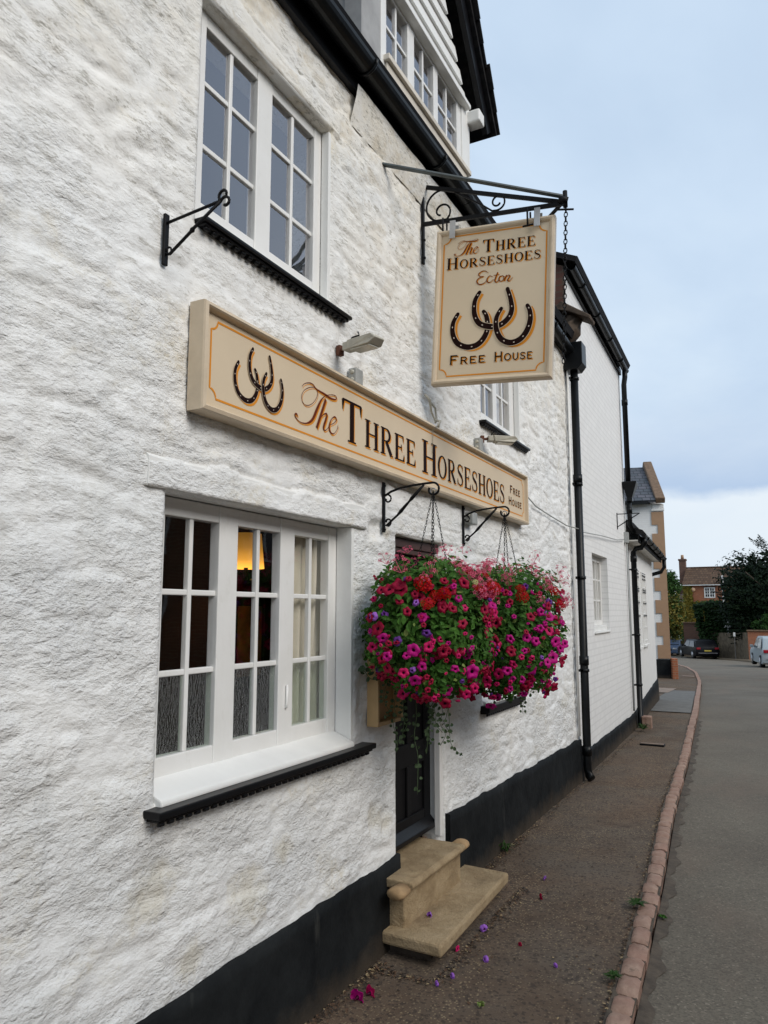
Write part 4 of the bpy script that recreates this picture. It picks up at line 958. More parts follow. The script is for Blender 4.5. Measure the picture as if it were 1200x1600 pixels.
# ------------------------------------------------------------------ hanging sign
HY, HR = .0873, -.0517
ux = Vector((math.cos(HY) * math.cos(HR), math.sin(HY) * math.cos(HR), math.sin(HR)))
up = Vector((-math.sin(HR), 0, math.cos(HR))); up = (up - ux * up.dot(ux)).normalized(); hn = ux.cross(up)   # hn points to -Y (towards the viewer)
if hn.y > 0: hn = -hn
HC = Vector((.4638, 4.12, 3.5453))
hs = thing('hanging_sign', 'cream square-framed pub sign hanging from black iron bracket with three large horseshoes', 'sign', HC)
def PH(u, v, d): return HC + ux * u + up * v + hn * d
w2_, h2_ = .3667, .4942
s = MB(); s.obox(PH(-w2_ + .03, -h2_ + .03, -.044), ux * (2 * w2_ - .06), up * (2 * h2_ - .06), hn * .040); s.build('board', M_CREAM, hs)
frame_ring(-w2_, w2_, -h2_, h2_, .03, [(0, -.046), (0, .002), (.006, .012), (.016, .015), (.026, .010), (.032, .002), (.034, -.010), (.034, -.040), (.026, -.050)], PH, 'frame', hs, M_CREAMF)
ink = Inker(lambda u, v, d: PH(u, v, d - .0036))
border(ink, -.318, .318, -.443, .449, .045, .0085, .0008); ink_build(ink, 'border_line', hs, ['och'])
ink = Inker(lambda u, v, d: PH(u, v, d - .0036))
shoes(ink, lambda u, v: (u, v), 1.0, (.017, -.010), .0008); ink_build(ink, 'horseshoe_emblem', hs, ['och', 'gap', 'ink', 'nail'])
ink = Inker(lambda u, v, d: PH(u, v, d - .0036))
TH_ = lambda u, v: (-.250 + (u - 2.655) / .365 * .155, .322 + (v - 2.528) / .196 * .092)
script(ink, st_, 'och', .0008, (.005, -.004), TH_, .5); script(ink, st_, 'scr', .0022, (0, 0), TH_, .47)
NH = lambda: Inker(lambda u, v, d: PH(u, v, d - .0036))
ink_build(ink, 'lettering', hs, ['och', 'ink', 'scr']); ink = NH()
EW = [[.002, .004, .005, .006, .005, .003, .005, .007, .007, .004, .002], [.003, .004, .007, .007, .004, .002], [.007, .008, .006, .002], [.003, .003], [.004, .007, .007, .004, .006, .004, .003, .002], [.008, .008], [.002, .004, .007, .008, .004, .002]]
es = list(zip(ECTON, EW)); script(ink, es, 'och', .0008, (.004, -.003), k=.9); script(ink, es, 'scr', .0022, k=.85)
ink_build(ink, 'lettering', hs, ['och', 'ink', 'scr']); ink = NH()
for key, lay, off in (('och', .0008, (.006, -.005)), ('ink', .0022, (0, 0))):
    ink.word(SERIF, [('T', .078), ('H', .062), ('R', .062), ('E', .062), ('E', .062)], -.068, .250, .322, key, lay, off, .14)
    ink.word(SERIF, [('H', .074)] + [(c, .056) for c in 'ORSESHOES'], -.296, .286, .237, key, lay, off, .12)
ink_build(ink, 'lettering', hs, ['och', 'ink', 'scr']); ink = NH()
for key, lay, off in (('och', .0008, (.006, -.005)), ('ink', .0022, (0, 0))):
    ink.word(GOTH, [('F', .058), ('R', .045), ('E', .045), ('E', .045)], -.256, -.030, -.372, key, lay, off, .16)
ink_build(ink, 'lettering', hs, ['och', 'ink', 'scr']); ink = NH()
for key, lay, off in (('och', .0008, (.006, -.005)), ('ink', .0022, (0, 0))):
    ink.word(GOTH, [('H', .058), ('O', .045), ('U', .045), ('S', .045), ('E', .045)], .022, .252, -.372, key, lay, off, .16)
ink_build(ink, 'lettering', hs, ['och', 'ink', 'scr'])
for u, nm in ((-.262, 'L'), (.262, 'R')):
    s = MB(); s.obox(PH(u - .018, .43, .016), ux * .036, up * .115, hn * .006); s.build('hanging_strap', M_GALV, hs, bevel=.001); s = MB(); s.obox(PH(u - .018, .43, -.055), ux * .036, up * .115, hn * .006)
    s.tube([PH(u, .445, -.049), PH(u, .445, -.060)], .006, 8)
    s.build('hanging_strap', M_GALV, hs, bevel=.001)
# bracket that carries it
def bar(s, a, b, w=.02, t=.008, side=None):
    a, b = Vector(a), Vector(b); d = b - a; sd = Vector(side or (0, 1, 0)); sd = (sd - d.normalized() * sd.dot(d.normalized())).normalized(); u2 = d.cross(sd).normalized()
    s.obox(a - sd * t / 2 - u2 * w / 2, d, sd * t, u2 * w)
def spiral(c, r0, r1, a0, a1, X, n=40): return [(c[0] + (r0 + (r1 - r0) * i / n) * math.cos(R(a0 + (a1 - a0) * i / n)), X, c[1] + (r0 + (r1 - r0) * i / n) * math.sin(R(a0 + (a1 - a0) * i / n))) for i in range(n + 1)]
sb = thing('sign_bracket', 'black wrought iron bracket with scrolls holding the hanging sign', 'bracket', (0, 4.13, 4.2))
s = MB(); s.box(.0, .016, 4.118, 4.142, 3.89, 4.49)
for z in (3.93, 4.05, 4.46): s.tube([(.014, 4.13, z), (.024, 4.13, z)], .009, 8)
s.build('wall_plate', M_IRON, sb, bevel=.002)
s = MB(); bar(s, (.012, 4.13, 4.415), (.90, 4.15, 4.085), .024, .02); bar(s, (.012, 4.125, 4.155), (.90, 4.15, 4.075), .024, .020)
s.build('arm', M_IRON, sb, bevel=.002)
s = MB(); bar(s, (.0, 3.575, 4.262), (.90, 4.145, 4.118), .030, .012, (0, 0, 1)); s.build('stay_bar', M_GREYIRON, sb, bevel=.002)
s = MB(); bar(s, (.90, 4.16, 4.09), (.0, 5.0, 3.98), .022, .012, (0, 0, 1)); s.build('stay_bar', M_IRON, sb, bevel=.002)
s = MB(); s.tube([(.88, 4.13, 4.10), (.93, 4.15, 4.085)], .022, 8); s.tube([(.915, 4.15, 4.05), (.915, 4.15, 4.15)], .014, 8); s.tube([(.87, 4.12, 4.03), (.96, 4.16, 4.03)], .006, 6)
s.build('end_boss', M_IRON, sb)
s = MB()
s.tube(spiral((.135, 4.215), .022, .068, 250, -60, 4.135, 26) + spiral((.135, 4.262), .105, .10, -80 + 360 - 30, 60, 4.135, 30), .0065, 6)
s.build('scroll', M_IRON, sb)
s = MB(); s.tube([(.135, 4.135, 4.362), (.20, 4.135, 4.345), (.30, 4.135, 4.27), (.40, 4.135, 4.195), (.47, 4.137, 4.135)] , .006, 6)
s.tube([(.47, 4.137, 4.135)] + spiral((.505, 4.185), .055, .018, -110, 330, 4.137, 34), .006, 6); s.build('scroll', M_IRON, sb)
for X in (.158, .70):
    s = MB(); z = 4.13 if X < .3 else 4.06
    for yy in (4.10, 4.165): s.tube([(X, yy, z + .02), (X, yy, z - .10)], .006, 6)
    s.tube([(X - .03, 4.10, z - .095), (X + .035, 4.10, z - .095)], .006, 6); s.build('hanger', M_IRON, sb)
def chain_mesh(s, p0, p1, L_=.028, r=.0024, wid=.007, sag=0):
    p0, p1 = Vector(p0), Vector(p1); d = p1 - p0; n = max(2, int(d.length / (L_ * .74))); t = d.normalized()
    a = t.cross(Vector((0, 1, 0))).normalized() if abs(t.y) < .9 else Vector((1, 0, 0)); b = t.cross(a)
    for k in range(n):
        c = p0 + d * ((k + .5) / n) + Vector((0, 0, -sag * math.sin(math.pi * (k + .5) / n))); e = a if k % 2 else b
        s.tube([c + t * math.cos(q) * L_ / 2 + e * math.sin(q) * wid for q in [2 * math.pi * j / 8 for j in range(8)]], r, 4, closed=True)
s = MB(); chain_mesh(s, (.915, 4.16, 4.05), (.865, 4.19, 3.12), .036, .0034, .010); s.build('chain', M_IRON, sb)
# ------------------------------------------------------------------ scrolled basket brackets
def basket_bracket(name, label, Y, zt, reach, flat=False, group=None):
    b = thing(name, label, 'bracket', (0, Y, zt), group)
    s = MB(); s.box(.0, .012, Y - .011, Y + .011, zt - .255, zt + .02)
    for z in (zt - .0, zt - .24): s.tube([(.010, Y, z), (.018, Y, z)], .007, 8)
    s.build('wall_plate', M_IRON, b, bevel=.002)
    s = MB(); zt0 = zt - .02
    P_ = [(.012, Y, zt0 - .035), (.05, Y, zt0 - .015)] + [(reach * t, Y, zt0 - .015 + .03 * math.sin(t * 1.6)) for t in (.35, .6, .8)]
    s.tube([(.012, Y, zt0 - .03)] + spiral((.030, zt0 - .055), .026, .008, 100, -200, Y, 18), .005, 6)
    s.tube(P_ + spiral((reach + .0, zt0 - .02), .036, .024, 95, -205, Y, 24), .0065, 6); s.build('arm', M_IRON, b)
    s = MB(); s.tube([(.02, Y, zt0 - .20), (.09, Y, zt0 - .145), (.11, Y, zt0 - .125), (.16, Y, zt0 - .075), (.175, Y, zt0 - .060), (reach * .82, Y, zt0 + .008)], [.006, .006, .010, .006, .010, .006], 6)
    s.tube(spiral((.030, zt0 - .178), .025, .007, -90, 200, Y, 18), .005, 6); s.build('brace', M_IRON, b)
    return b
basket_bracket('basket_bracket', 'black scrolled iron bracket holding the nearer flower basket', 3.585, 2.375, .300)
basket_bracket('basket_bracket', 'black scrolled iron bracket holding the farther flower basket', 4.77, 2.395, .300)
ob = thing('empty_bracket', 'empty black iron bracket with twisted brace beside the upper window', 'bracket', (0, 1.885, 3.0))
s = MB(); s.box(.0, .012, 1.874, 1.896, 2.915, 3.108); s.build('wall_plate', M_IRON, ob, bevel=.002)
s = MB(); s.tube([(.012, 1.885, 3.074), (.245, 1.89, 3.098)], .0055, 6); s.tube([(.245, 1.89, 3.098)] + spiral((.262, 3.118), .024, .010, 235, -20, 1.89, 16), .0055, 6); s.build('arm', M_IRON, ob)
s = MB(); s.tube([(.010, 1.885, 2.955), (.03, 1.885, 2.953), (.12, 1.887, 3.014), (.128, 1.887, 3.019), (.136, 1.887, 3.026), (.25, 1.89, 3.098)], [.005, .006, .006, .010, .006, .006], 6)
s.tube([(.25, 1.89, 3.098)] + spiral((.27, 3.088), .022, .010, 130, -120, 1.89, 16), .0055, 6); s.tube(spiral((.022, 2.968), .016, .006, -60, 200, 1.885, 12), .004, 6); s.build('brace', M_IRON, ob)
# ------------------------------------------------------------------ floodlights, boxes, cables
M_LENS = simple('frosted_lamp_glass', (.45, .44, .38), .25, 0, var=.1); M_LAMPB = simple('weathered_cream_lamp', (.40, .38, .32), .5, .2, 40, .25)
def flood(label, Y, z, rz, group='floodlights above the fascia sign'):
    f = local_thing('floodlight', label, 'floodlight', (0, Y, z), rz, group)
    s = MB(); s.box(.0, .03, -.02, .02, -.03, .03); s.tube([(.02, 0, 0), (.07, 0, .005)], .012, 8); s.build('mounting_arm', M_RUST, f, bevel=.002)
    s = MB(); s.box(.065, .12, -.035, .035, -.02, .03); s.add([(.11, -.045, .032), (.11, .045, .032), (.30, -.055, .025), (.30, .055, .025), (.33, -.04, -.0), (.33, .04, -.0), (.29, -.058, -.03), (.29, .058, -.03), (.12, -.045, -.025), (.12, .045, -.025)],
        [(0, 2, 3, 1), (2, 4, 5, 3), (4, 6, 7, 5), (6, 8, 9, 7), (8, 0, 1, 9), (0, 8, 6, 4, 2), (1, 3, 5, 7, 9)])
    s.build('lamp_head', M_LAMPB, f, bevel=.006)
    s = MB(); s.prism([(.14, -.028), (.14, -.034), (.285, -.038), (.285, -.032)], 'y', -.040, .040); s.build('lens', M_LENS, f)
    s = MB(); s.tube([(.09, 0, .03), (.11, .005, .06), (.16, .01, .062), (.14, .02, .09)], .005, 6); s.build('cable', M_BLACK, f)
    f.scale = (.85, .85, .85)
    return f
flood('weathered floodlight above fascia sign near the large upper window', 3.10, 2.985, R(-14))
flood('weathered floodlight above fascia sign under the small upper window', 5.16, 2.965, R(35))
def jbox(label, Y, z, w=.075, h=.085, x=.05):
    b = thing('junction_box', label, 'junction box', (0, Y, z), 'grey junction boxes round the fascia sign')
    s = MB(); s.box(.0, x, Y - w / 2, Y + w / 2, z - h / 2, z + h / 2); s.build('box', M_GALVP, b, bevel=.008)
    s = MB()
    for zz_ in (z - .02, z + .02): s.tube([(x * .5, Y - w / 2 - .004, zz_), (x * .5, Y - w / 2 + .002, zz_)], .012, 10)
    s.build('knock_out', M_LENS, b); return b
jbox('grey junction box under the left floodlight', 3.235, 2.885)
jbox('pale junction box under the right floodlight', 5.05, 2.895, .07, .10)
jbox('grey box below the fascia sign beside second basket bracket', 4.86, 2.335, .10, .085, .06)
jbox('small grey box at the far end of the fascia sign', 6.22, 2.79, .05, .06, .03)
s = MB(); pts = [(.05, 6.15, 2.72)]
cb = [(.02, 6.2, 2.70), (.025, 6.5, 2.63), (.025, 7.0, 2.60), (.03, 7.6, 2.57), (.09, 7.93, 2.56), (.03, 8.3, 2.57), (.0, 9.5, 2.64), (-.04, 10.8, 2.70), (-.06, 11.6, 2.78)]
s.tube(cb, .006, 6); tag(s.build('wall_cable', M_GALVP), 'thin cable running along white wall from fascia sign to the wing', 'cable')
s = MB(); s.tube([(.03, 4.09, 3.02), (.05, 4.12, 2.99), (.04, 4.16, 2.93), (.05, 4.20, 2.88), (.10, 4.16, 2.86), (.095, 4.14, 2.82)], .008, 6); s.tube([(.04, 4.13, 2.99), (.05, 4.20, 2.96), (.05, 4.22, 2.90), (.06, 4.18, 2.86)], .007, 6); s.tube([(.095, 4.14, 2.84), (.060, 4.14, 2.80), (.056, 4.14, 2.66)], .002, 4)
tag(s.build('loose_cable', M_LAMPB), 'loose frayed cable end above the H of the fascia sign', 'cable')
# ------------------------------------------------------------------ pine menu case
mc = thing('menu_case', 'pale pine wall case half hidden under the flowers left of the door', 'wall case', (0, 3.52, 1.12))
y0, y1, z0, z1 = 3.41, 3.70, 1.12, 1.50
s = MB(); s.box(.0, .065, y0, y0 + .018, z0, z1); s.box(.0, .064, y1 - .018, y1, z0, z1); s.box(.0, .063, y0 + .018, y1 - .018, z0, z0 + .02); s.box(.0, .063, y0 + .018, y1 - .018, z1 - .02, z1); s.build('frame', M_TIMBER, mc, bevel=.003)
s = MB(); s.box(.0, .012, y0 + .018, y1 - .018, z0 + .02, z1 - .02); s.build('back_board', simple('inner_pine', (.42, .26, .12), .5, .2, 18, .2), mc)
# ------------------------------------------------------------------ door steps
st1 = thing('door_step', 'worn buff stone upper step with rounded nose below the black door', 'step', (.03, 3.9, .12))
s = MB(); s.box(-.10, .115, 3.605, 4.37, .05, .300); s.build('riser', M_STEP, st1, bevel=.01)
s = MB(); s.prism([(-.14, .306), (.13, .306), (.165, .310), (.178, .324), (.175, .341), (.155, .350), (-.14, .352)], 'y', 3.58, 4.30)
s.build('tread', M_STEP, st1, bevel=.01, seg=3)
s = MB(); s.tube([(.115, 3.485, .312), (.115, 3.50, .312), (.115, 3.578, .312)], [.030, .038, .038], 14, flat=(1.3, .75)); s.build('rounded_end', M_STEPROUND, st1); s = MB(); s.tube([(.120, 4.302, .325), (.120, 4.38, .325), (.120, 4.40, .325)], [.038, .038, .030], 14, flat=(1.3, .75)); s.build('rounded_end', M_STEPROUND, st1)
st2 = thing('step_slab', 'broad buff stone slab on the pavement below the door step', 'step', (.17, 4.05, 0))
s = MB(); s.prism([(.0, 3.525), (.355, 3.505), (.322, 4.635), (.01, 4.66)], 'z', .058, .118)
o = s.build('slab', M_STEP, st2, bevel=.013, seg=2)
s = MB(); s.prism([(.0, 3.60), (.27, 3.58), (.26, 4.56), (.01, 4.60)], 'z', -.03, .059); s.build('mortar_bed', M_GUTTERDIRT, st2)
# ================================================================== plants
def rand_rot(n, nrm=None, spread=1.0):
    """n random frames (x, y, z axes); z roughly along nrm"""
    z = RNG.normal(size=(n, 3))
    z /= np.linalg.norm(z, axis=1, keepdims=True)
    if nrm is not None: z = nrm + spread * z; z /= np.linalg.norm(z, axis=1, keepdims=True)
    x = RNG.normal(size=(n, 3)); x -= z * (x * z).sum(1, keepdims=True); x /= np.linalg.norm(x, axis=1, keepdims=True)
    return x, np.cross(z, x), z
LEAF_T = np.array([(0, -.5, 0), (.26, -.15, .07), (.24, .2, .07), (0, .55, -.06), (-.24, .2, .07), (-.26, -.15, .07), (0, 0, 0)], dtype=float)
LEAF_F = np.array([(0, 1, 6), (1, 2, 6), (2, 3, 6), (3, 4, 6), (4, 5, 6), (5, 0, 6)])
QUAD_T = np.array([(0, -.5, 0), (.3, 0, .06), (0, .5, 0), (-.3, 0, .06)], dtype=float); QUAD_F = np.array([(0, 1, 2), (0, 2, 3)])
def leaves(name, P, nrm, size, mats, parent=None, T=LEAF_T, F=LEAF_F, spread=.8, mi_p=None):
    n = len(P); x, y, z = rand_rot(n, nrm, spread); s = size * RNG.uniform(.6, 1.3, (n, 1))
    V = P[:, None, :] + (T[None, :, 0:1] * x[:, None] + T[None, :, 1:2] * y[:, None] + T[None, :, 2:3] * z[:, None]) * s[:, None]
    FF = F[None] + (np.arange(n) * len(T))[:, None, None]
    mi = None if mi_p is None else np.repeat(RNG.choice(len(mats), n, p=mi_p), len(F))
    return np_mesh(name, V.reshape(-1, 3), FF.reshape(-1, 3), mats, parent, mi)
# flower prototypes ----------------------------------------------------
def petunia_mesh(name, mp, seed, close=0):
    rnd = random.Random(seed); mb = MB(); seg = 20; rings = []
    for (r, z) in ((.002, -.040), (.006, -.020), (.010, -.004), (.020, .004), (.034, .004 - close * .01), (.040, -.003 - close * .02)):
        ring = []
        for k in range(seg):
            a = 2 * math.pi * k / seg; lobe = 1 + (.085 * math.cos(5 * a) if r > .015 else 0) + (rnd.uniform(-.07, .07) if r > .03 else 0)
            zz_ = z + (.005 * math.sin(5 * a + 1) + rnd.uniform(-.003, .003) if r > .03 else 0)
            ring.append((r * lobe * math.cos(a) * (1 - close * .4), r * lobe * math.sin(a) * (1 - close * .4), zz_))
        rings.append(ring)
    vs = [v for r_ in rings for v in r_]
    for i in range(len(rings) - 1):
        mb.add([], [])
    mb.v = vs
    for i in range(len(rings) - 1):
        for k in range(seg): mb.f.append((i * seg + k, i * seg + (k + 1) % seg, (i + 1) * seg + (k + 1) % seg, (i + 1) * seg + k)); mb.mi.append(1 if i < 2 else 0); mb.sm.append(True)
    me = bpy.data.meshes.new(name); me.from_pydata(mb.v, [], mb.f); me.materials.append(mp); me.materials.append(M_PET['throat'])
    me.polygons.foreach_set('material_index', mb.mi); me.polygons.foreach_set('use_smooth', mb.sm); me.update(); return me
def floret_cluster(name, mp, n, R_, fr, eye=None, seed=1, flatn=.6):
    rnd = random.Random(seed); V = []; F = []; MI = []
    for k in range(n):
        a = k * 2.399; t = (k + .5) / n; ph = math.acos(1 - t * 1.3)
        c = Vector((math.sin(ph) * math.cos(a), math.sin(ph) * math.sin(a), math.cos(ph) * flatn)) * R_ * rnd.uniform(.85, 1.1); nz = Vector((c.x, c.y, c.z * 1.3 + R_ * .4)).normalized()
        x = nz.orthogonal().normalized(); x.rotate(Matrix.Rotation(rnd.uniform(0, 6), 3, nz)); y = nz.cross(x)
        for j in range(5):
            q = 2 * math.pi * j / 5; w = .42; o = len(V)
            for (r, dq, h) in ((.12, 0, 0), (.75, -w, .15), (1.05, 0, .05), (.75, w, .15)):
                V.append(c + (x * math.cos(q + dq) + y * math.sin(q + dq)) * r * fr + nz * h * fr)
            F.append((o, o + 1, o + 2, o + 3)); MI.append(0)
        o = len(V); b0 = Vector((0, 0, -R_ * .8)); V += [b0 + x * .0012, b0 - x * .0012, c - x * .0012 - nz * .001, c + x * .0012 - nz * .001, c + nz * fr * .02]; F.append((o, o + 1, o + 2, o + 3)); MI.append(0); F.append((o + 2, o + 3, o + 4)); MI.append(0)
        if eye:
            o = len(V)
            for j in range(5): q = 2 * math.pi * j / 5; V.append(c + (x * math.cos(q) + y * math.sin(q)) * fr * .3 + nz * fr * .12)
            F.append(tuple(range(o, o + 5))); MI.append(1)
    me = bpy.data.meshes.new(name); me.from_pydata(V, [], F); me.materials.append(mp)
    if eye: me.materials.append(eye)
    me.polygons.foreach_set('material_index', MI); me.update(); return me
PROT = dict(magenta=[petunia_mesh('petunia_flower', M_PET['magenta'], 1), petunia_mesh('petunia_flower', M_PET['magenta'], 2, .5)],
            cerise=[petunia_mesh('petunia_flower', M_PET['cerise'], 3), petunia_mesh('petunia_flower', M_PET['cerise'], 4, .6)],
            crimson=[petunia_mesh('petunia_flower', M_PET['crimson'], 5), petunia_mesh('petunia_flower', M_PET['crimson'], 6, .4)],
            purple=[petunia_mesh('petunia_flower', M_PET['purple'], 7, .9), petunia_mesh('petunia_flower', M_PET['lilac'], 8, 1.0)],
            red=[floret_cluster('geranium_flower', M_PET['red'], 20, .042, .017, None, 1), floret_cluster('geranium_flower', M_PET['red'], 14, .034, .017, None, 2)],
            pink=[floret_cluster('small_pink_flower', M_PET['pink'], 11, .045, .013, M_PET['crimson'], 3, .9), floret_cluster('small_pink_flower', M_PET['pink'], 7, .05, .014, M_PET['crimson'], 4, 1.2)],
            cream=[floret_cluster('cream_bract', M_PET['cream'], 12, .030, .020, None, 5)])
def place(me, name, p, nrm, sc, parent, loc0):
    o = bpy.data.objects.new(name, me); COL.objects.link(o); o.parent = parent; o.location = Vector(p) - loc0
    q = Vector(nrm).normalized().to_track_quat('Z', 'Y'); o.rotation_euler = (q.to_matrix() @ Matrix.Rotation(random.uniform(0, 6.28), 3, 'Z')).to_euler(); o.scale = (sc,) * 3
    return o
def hanging_basket(label, c, rad, seed, counts, tip, zrim, strands):
    global RNG
    rnd = random.Random(seed); RNG = np.random.default_rng(seed)
    b = thing('flower_basket', label, 'hanging basket', (c[0], c[1], c[2]), 'hanging flower baskets beside the door'); c = np.array(c); rad = np.array(rad); L0 = Vector(c)
    s = MB(); n = 20; rings = [(.03, -.16), (.08, -.14), (.11, -.08), (.125, .0)]
    vs = [(c[0] + r * math.cos(6.2832 * k / n), c[1] + r * math.sin(6.2832 * k / n), zrim + z) for r, z in rings for k in range(n)]
    s.add(vs, [(i * n + k, i * n + (k + 1) % n, (i + 1) * n + (k + 1) % n, (i + 1) * n + k) for i in range(3) for k in range(n)] + [tuple(range(n))], 0, True)
    s.tube([(c[0] + .127 * math.cos(6.2832 * k / n), c[1] + .127 * math.sin(6.2832 * k / n), zrim) for k in range(n)], .004, 5, closed=True)
    s.build('basket', simple('dark_basket_liner', (.03, .025, .015), .9, .5, 40, .4) if seed == 3 else bpy.data.materials['dark_basket_liner'], b)
    tip = Vector(tip)
    for k in range(4):
        a = .5 + 1.5708 * k; s = MB(); chain_mesh(s, tip, (c[0] + .12 * math.cos(a), c[1] + .12 * math.sin(a), zrim + .02), .022, .0014, .0048); s.build('chain', M_GALV if 0 else M_IRON, b)
    s = MB(); s.tube([tip + Vector((math.cos(q) * .016, 0, math.sin(q) * .016)) for q in [6.2832 * j / 12 for j in range(12)]], .0035, 5, closed=True); s.build('ring', M_GALV, b)
    # foliage: leaves all through a lumpy shell
    def shell(n, lo=.55, hi=1.03):
        d = RNG.normal(size=(n, 3)); d /= np.linalg.norm(d, axis=1, keepdims=True); d = np.sign(d) * np.abs(d) ** .82
        lump = 1 + .26 * (fbm(np.arctan2(d[:, 1], d[:, 0]) * 1.9 + 7 + seed, d[:, 2] * 2.6 + 3, 3) - .5) * 2
        r = (RNG.uniform(lo ** 2, hi ** 2, n) ** .5) * lump
        p = c + d * rad * r[:, None]
        p[:, 2] += np.where(d[:, 2] > .6, RNG.uniform(0, .03, n), 0)
        return p, d, r
    p, d, r = shell(11000); k = p[:, 0] > .012; p, d = p[k], d[k]
    leaves('foliage', p, d * .8 + np.array([.1, -.2, .5]), .036, [M_LEAF, M_LEAF2], b, mi_p=[.975, .025])
    p, d, r = shell(1500, .3, .8); k = p[:, 0] > .012; leaves('foliage', p[k], d[k], .05, M_LEAF, b)
    mass = []
    for kind, cnt, zlo, zhi in counts + [('mass', 140, -.95, .65)]:
        for k in range(cnt):
            for t in range(400):
                d = np.array([rnd.gauss(0, 1), rnd.gauss(0, 1), rnd.gauss(0, 1)]); d /= np.linalg.norm(d)
                if not (zlo <= d[2] <= zhi): continue
                if d[0] < -.5: continue
                if d[1] > .75 : continue
                break
            d = np.sign(d) * np.abs(d) ** .82; lump = 1 + .26 * (float(fbm(np.array([math.atan2(d[1], d[0]) * 1.9 + 7 + seed]), np.array([d[2] * 2.6 + 3]), 3)[0]) - .5) * 2
            p = c + d * rad * rnd.uniform(.98, 1.12) * lump; p[0] = max(p[0], .03)
            nr = d * 1.0 + np.array([.25, -.55, .25]) + np.array([rnd.uniform(-.5, .5) for _ in range(3)])
            if kind in ('red', 'pink', 'cream'): nr = d + np.array([.1, -.4, .7]); p = p + d * .02; 
            if kind == 'pink': p[2] += rnd.uniform(0, .05) * (p[0] > c[0]) * (d[2] > .5)
            if kind == 'mass': mass.append((p, nr)); continue
            nm = {'red': 'geranium_flower', 'pink': 'small_pink_flower', 'cream': 'cream_bract'}.get(kind, 'petunia_flower')
            fo = place(rnd.choice(PROT[kind]), nm, p, nr, rnd.uniform(.56, .95) * (1 if nm == 'petunia_flower' else 1.15 if kind != 'cream' else .7), b, L0); fo.scale = (fo.scale[0], fo.scale[1] * rnd.uniform(.72, 1.05), fo.scale[2] * rnd.uniform(.6, 1.3))
    # the many small and half closed blooms between the big ones: one mass
    V = []; F = []; MI = []; KS = ['magenta', 'crimson', 'cerise', 'crimson', 'purple']
    for (p, nr) in mass:
        ki = rnd.choice([0, 1, 1, 2, 3, 3, 0, 2, 1, 4] if rnd.random() < .9 else [0, 2]); me = PROT[KS[ki]][1]
        q = Vector(nr).normalized().to_track_quat('Z', 'Y').to_matrix() @ Matrix.Rotation(rnd.uniform(0, 6.28), 3, 'Z') @ Matrix.Diagonal((rnd.uniform(.7, 1.1), rnd.uniform(.45, 1.0), rnd.uniform(.6, 1.2))) * rnd.uniform(.35, .66)
        o_ = len(V); pv = Vector(p) * 1.0; V += [pv + q @ v.co for v in me.vertices]
        for pg in me.polygons: F.append(tuple(i + o_ for i in pg.vertices)); MI.append(ki if pg.material_index == 0 else 5)
    bm_ = MB(); bm_.v = V; bm_.f = F; bm_.mi = MI; bm_.sm = [True] * len(F)
    o_ = bm_.build('small_blooms', [M_PET[k] for k in KS] + [M_PET['throat']], b); o_['kind'] = 'stuff'
    # trailing strands of round variegated leaves
    for (pts, nl, lw) in strands:
        s = MB(); pp = smooth(pts, 6); s.tube(pp, .0016, 4)
        for k in range(nl):
            q = Vector(pp[int((k + .5) / nl * (len(pp) - 1))]); a = rnd.uniform(0, 6.28)
            for sd in (0, math.pi):
                if rnd.random() < .12: continue
                dr_ = Vector((math.cos(a + sd), math.sin(a + sd), rnd.uniform(-.5, .2))).normalized(); cc = q + dr_ * lw * .75
                nz = (Vector((.2, -.8, .5)) + Vector([rnd.uniform(-.6, .6) for _ in range(3)])).normalized(); x = nz.orthogonal().normalized(); y = nz.cross(x); rr = lw * rnd.uniform(.35, .6)
                o = len(s.v); s.add([cc] + [cc + (x * math.cos(t) + y * math.sin(t)) * rr * (1 + .12 * math.cos(3 * t)) + nz * rr * .15 for t in [6.2832 * j / 8 for j in range(8)]], [(0, j + 1, (j + 1) % 8 + 1) for j in range(8)], 1)
        s.build('trailing_stem', [M_STEM, M_IVY], b)
    return b
def hang(x, y, z0, z1, dx=0, dy=0, sw=.02, n=6, rnd=random.Random(5)):
    return [(x + dx * (k / n) + rnd.uniform(-sw, sw), y + dy * (k / n) + rnd.uniform(-sw, sw), z0 + (z1 - z0) * k / n) for k in range(n + 1)]
B1 = (.30, 3.55, 1.61); B2 = (.345, 4.66, 1.57)
str1 = [(hang(.22, 3.50, 1.35, .80, .02, 0, .008), 11, .022), (hang(.16, 3.50, 1.36, 1.03), 12, .020), (hang(.13, 3.46, 1.36, 1.0), 11, .020), (hang(.19, 3.46, 1.36, 1.10), 10, .02), (hang(.30, 3.55, 1.36, 1.05), 12, .020), (hang(.33, 3.60, 1.36, 1.02), 12, .020),
        (hang(.36, 3.62, 1.36, 1.08), 10, .020), (hang(.27, 3.58, 1.36, .98), 12, .02), (hang(.34, 3.52, 1.34, 1.10), 10, .020), (hang(.10, 3.42, 1.36, 1.16), 8, .02),
        ([(.36, 3.6, 1.3), (.37, 3.6, 1.15), (.375, 3.6, 1.05), (.40, 3.6, 1.01), (.44, 3.6, .985)], 5, .018), ([(.10, 3.40, 1.4), (.06, 3.36, 1.36), (.03, 3.33, 1.40), (.02, 3.32, 1.42)], 6, .03)]
hanging_basket('nearer overflowing basket of magenta petunias and red geraniums, ivy trailing over the door', B1, (.27, .44, .325), 3,
    [('magenta', 12, -.95, -.1), ('magenta', 10, -.95, .4), ('cerise', 20, -.95, .3), ('crimson', 50, -.9, .6), ('purple', 10, -.7, .5), ('red', 9, .25, .8), ('pink', 30, .4, 1.0), ('cream', 1, .0, .5)], (.300, 3.585, 2.325), 1.70, str1)
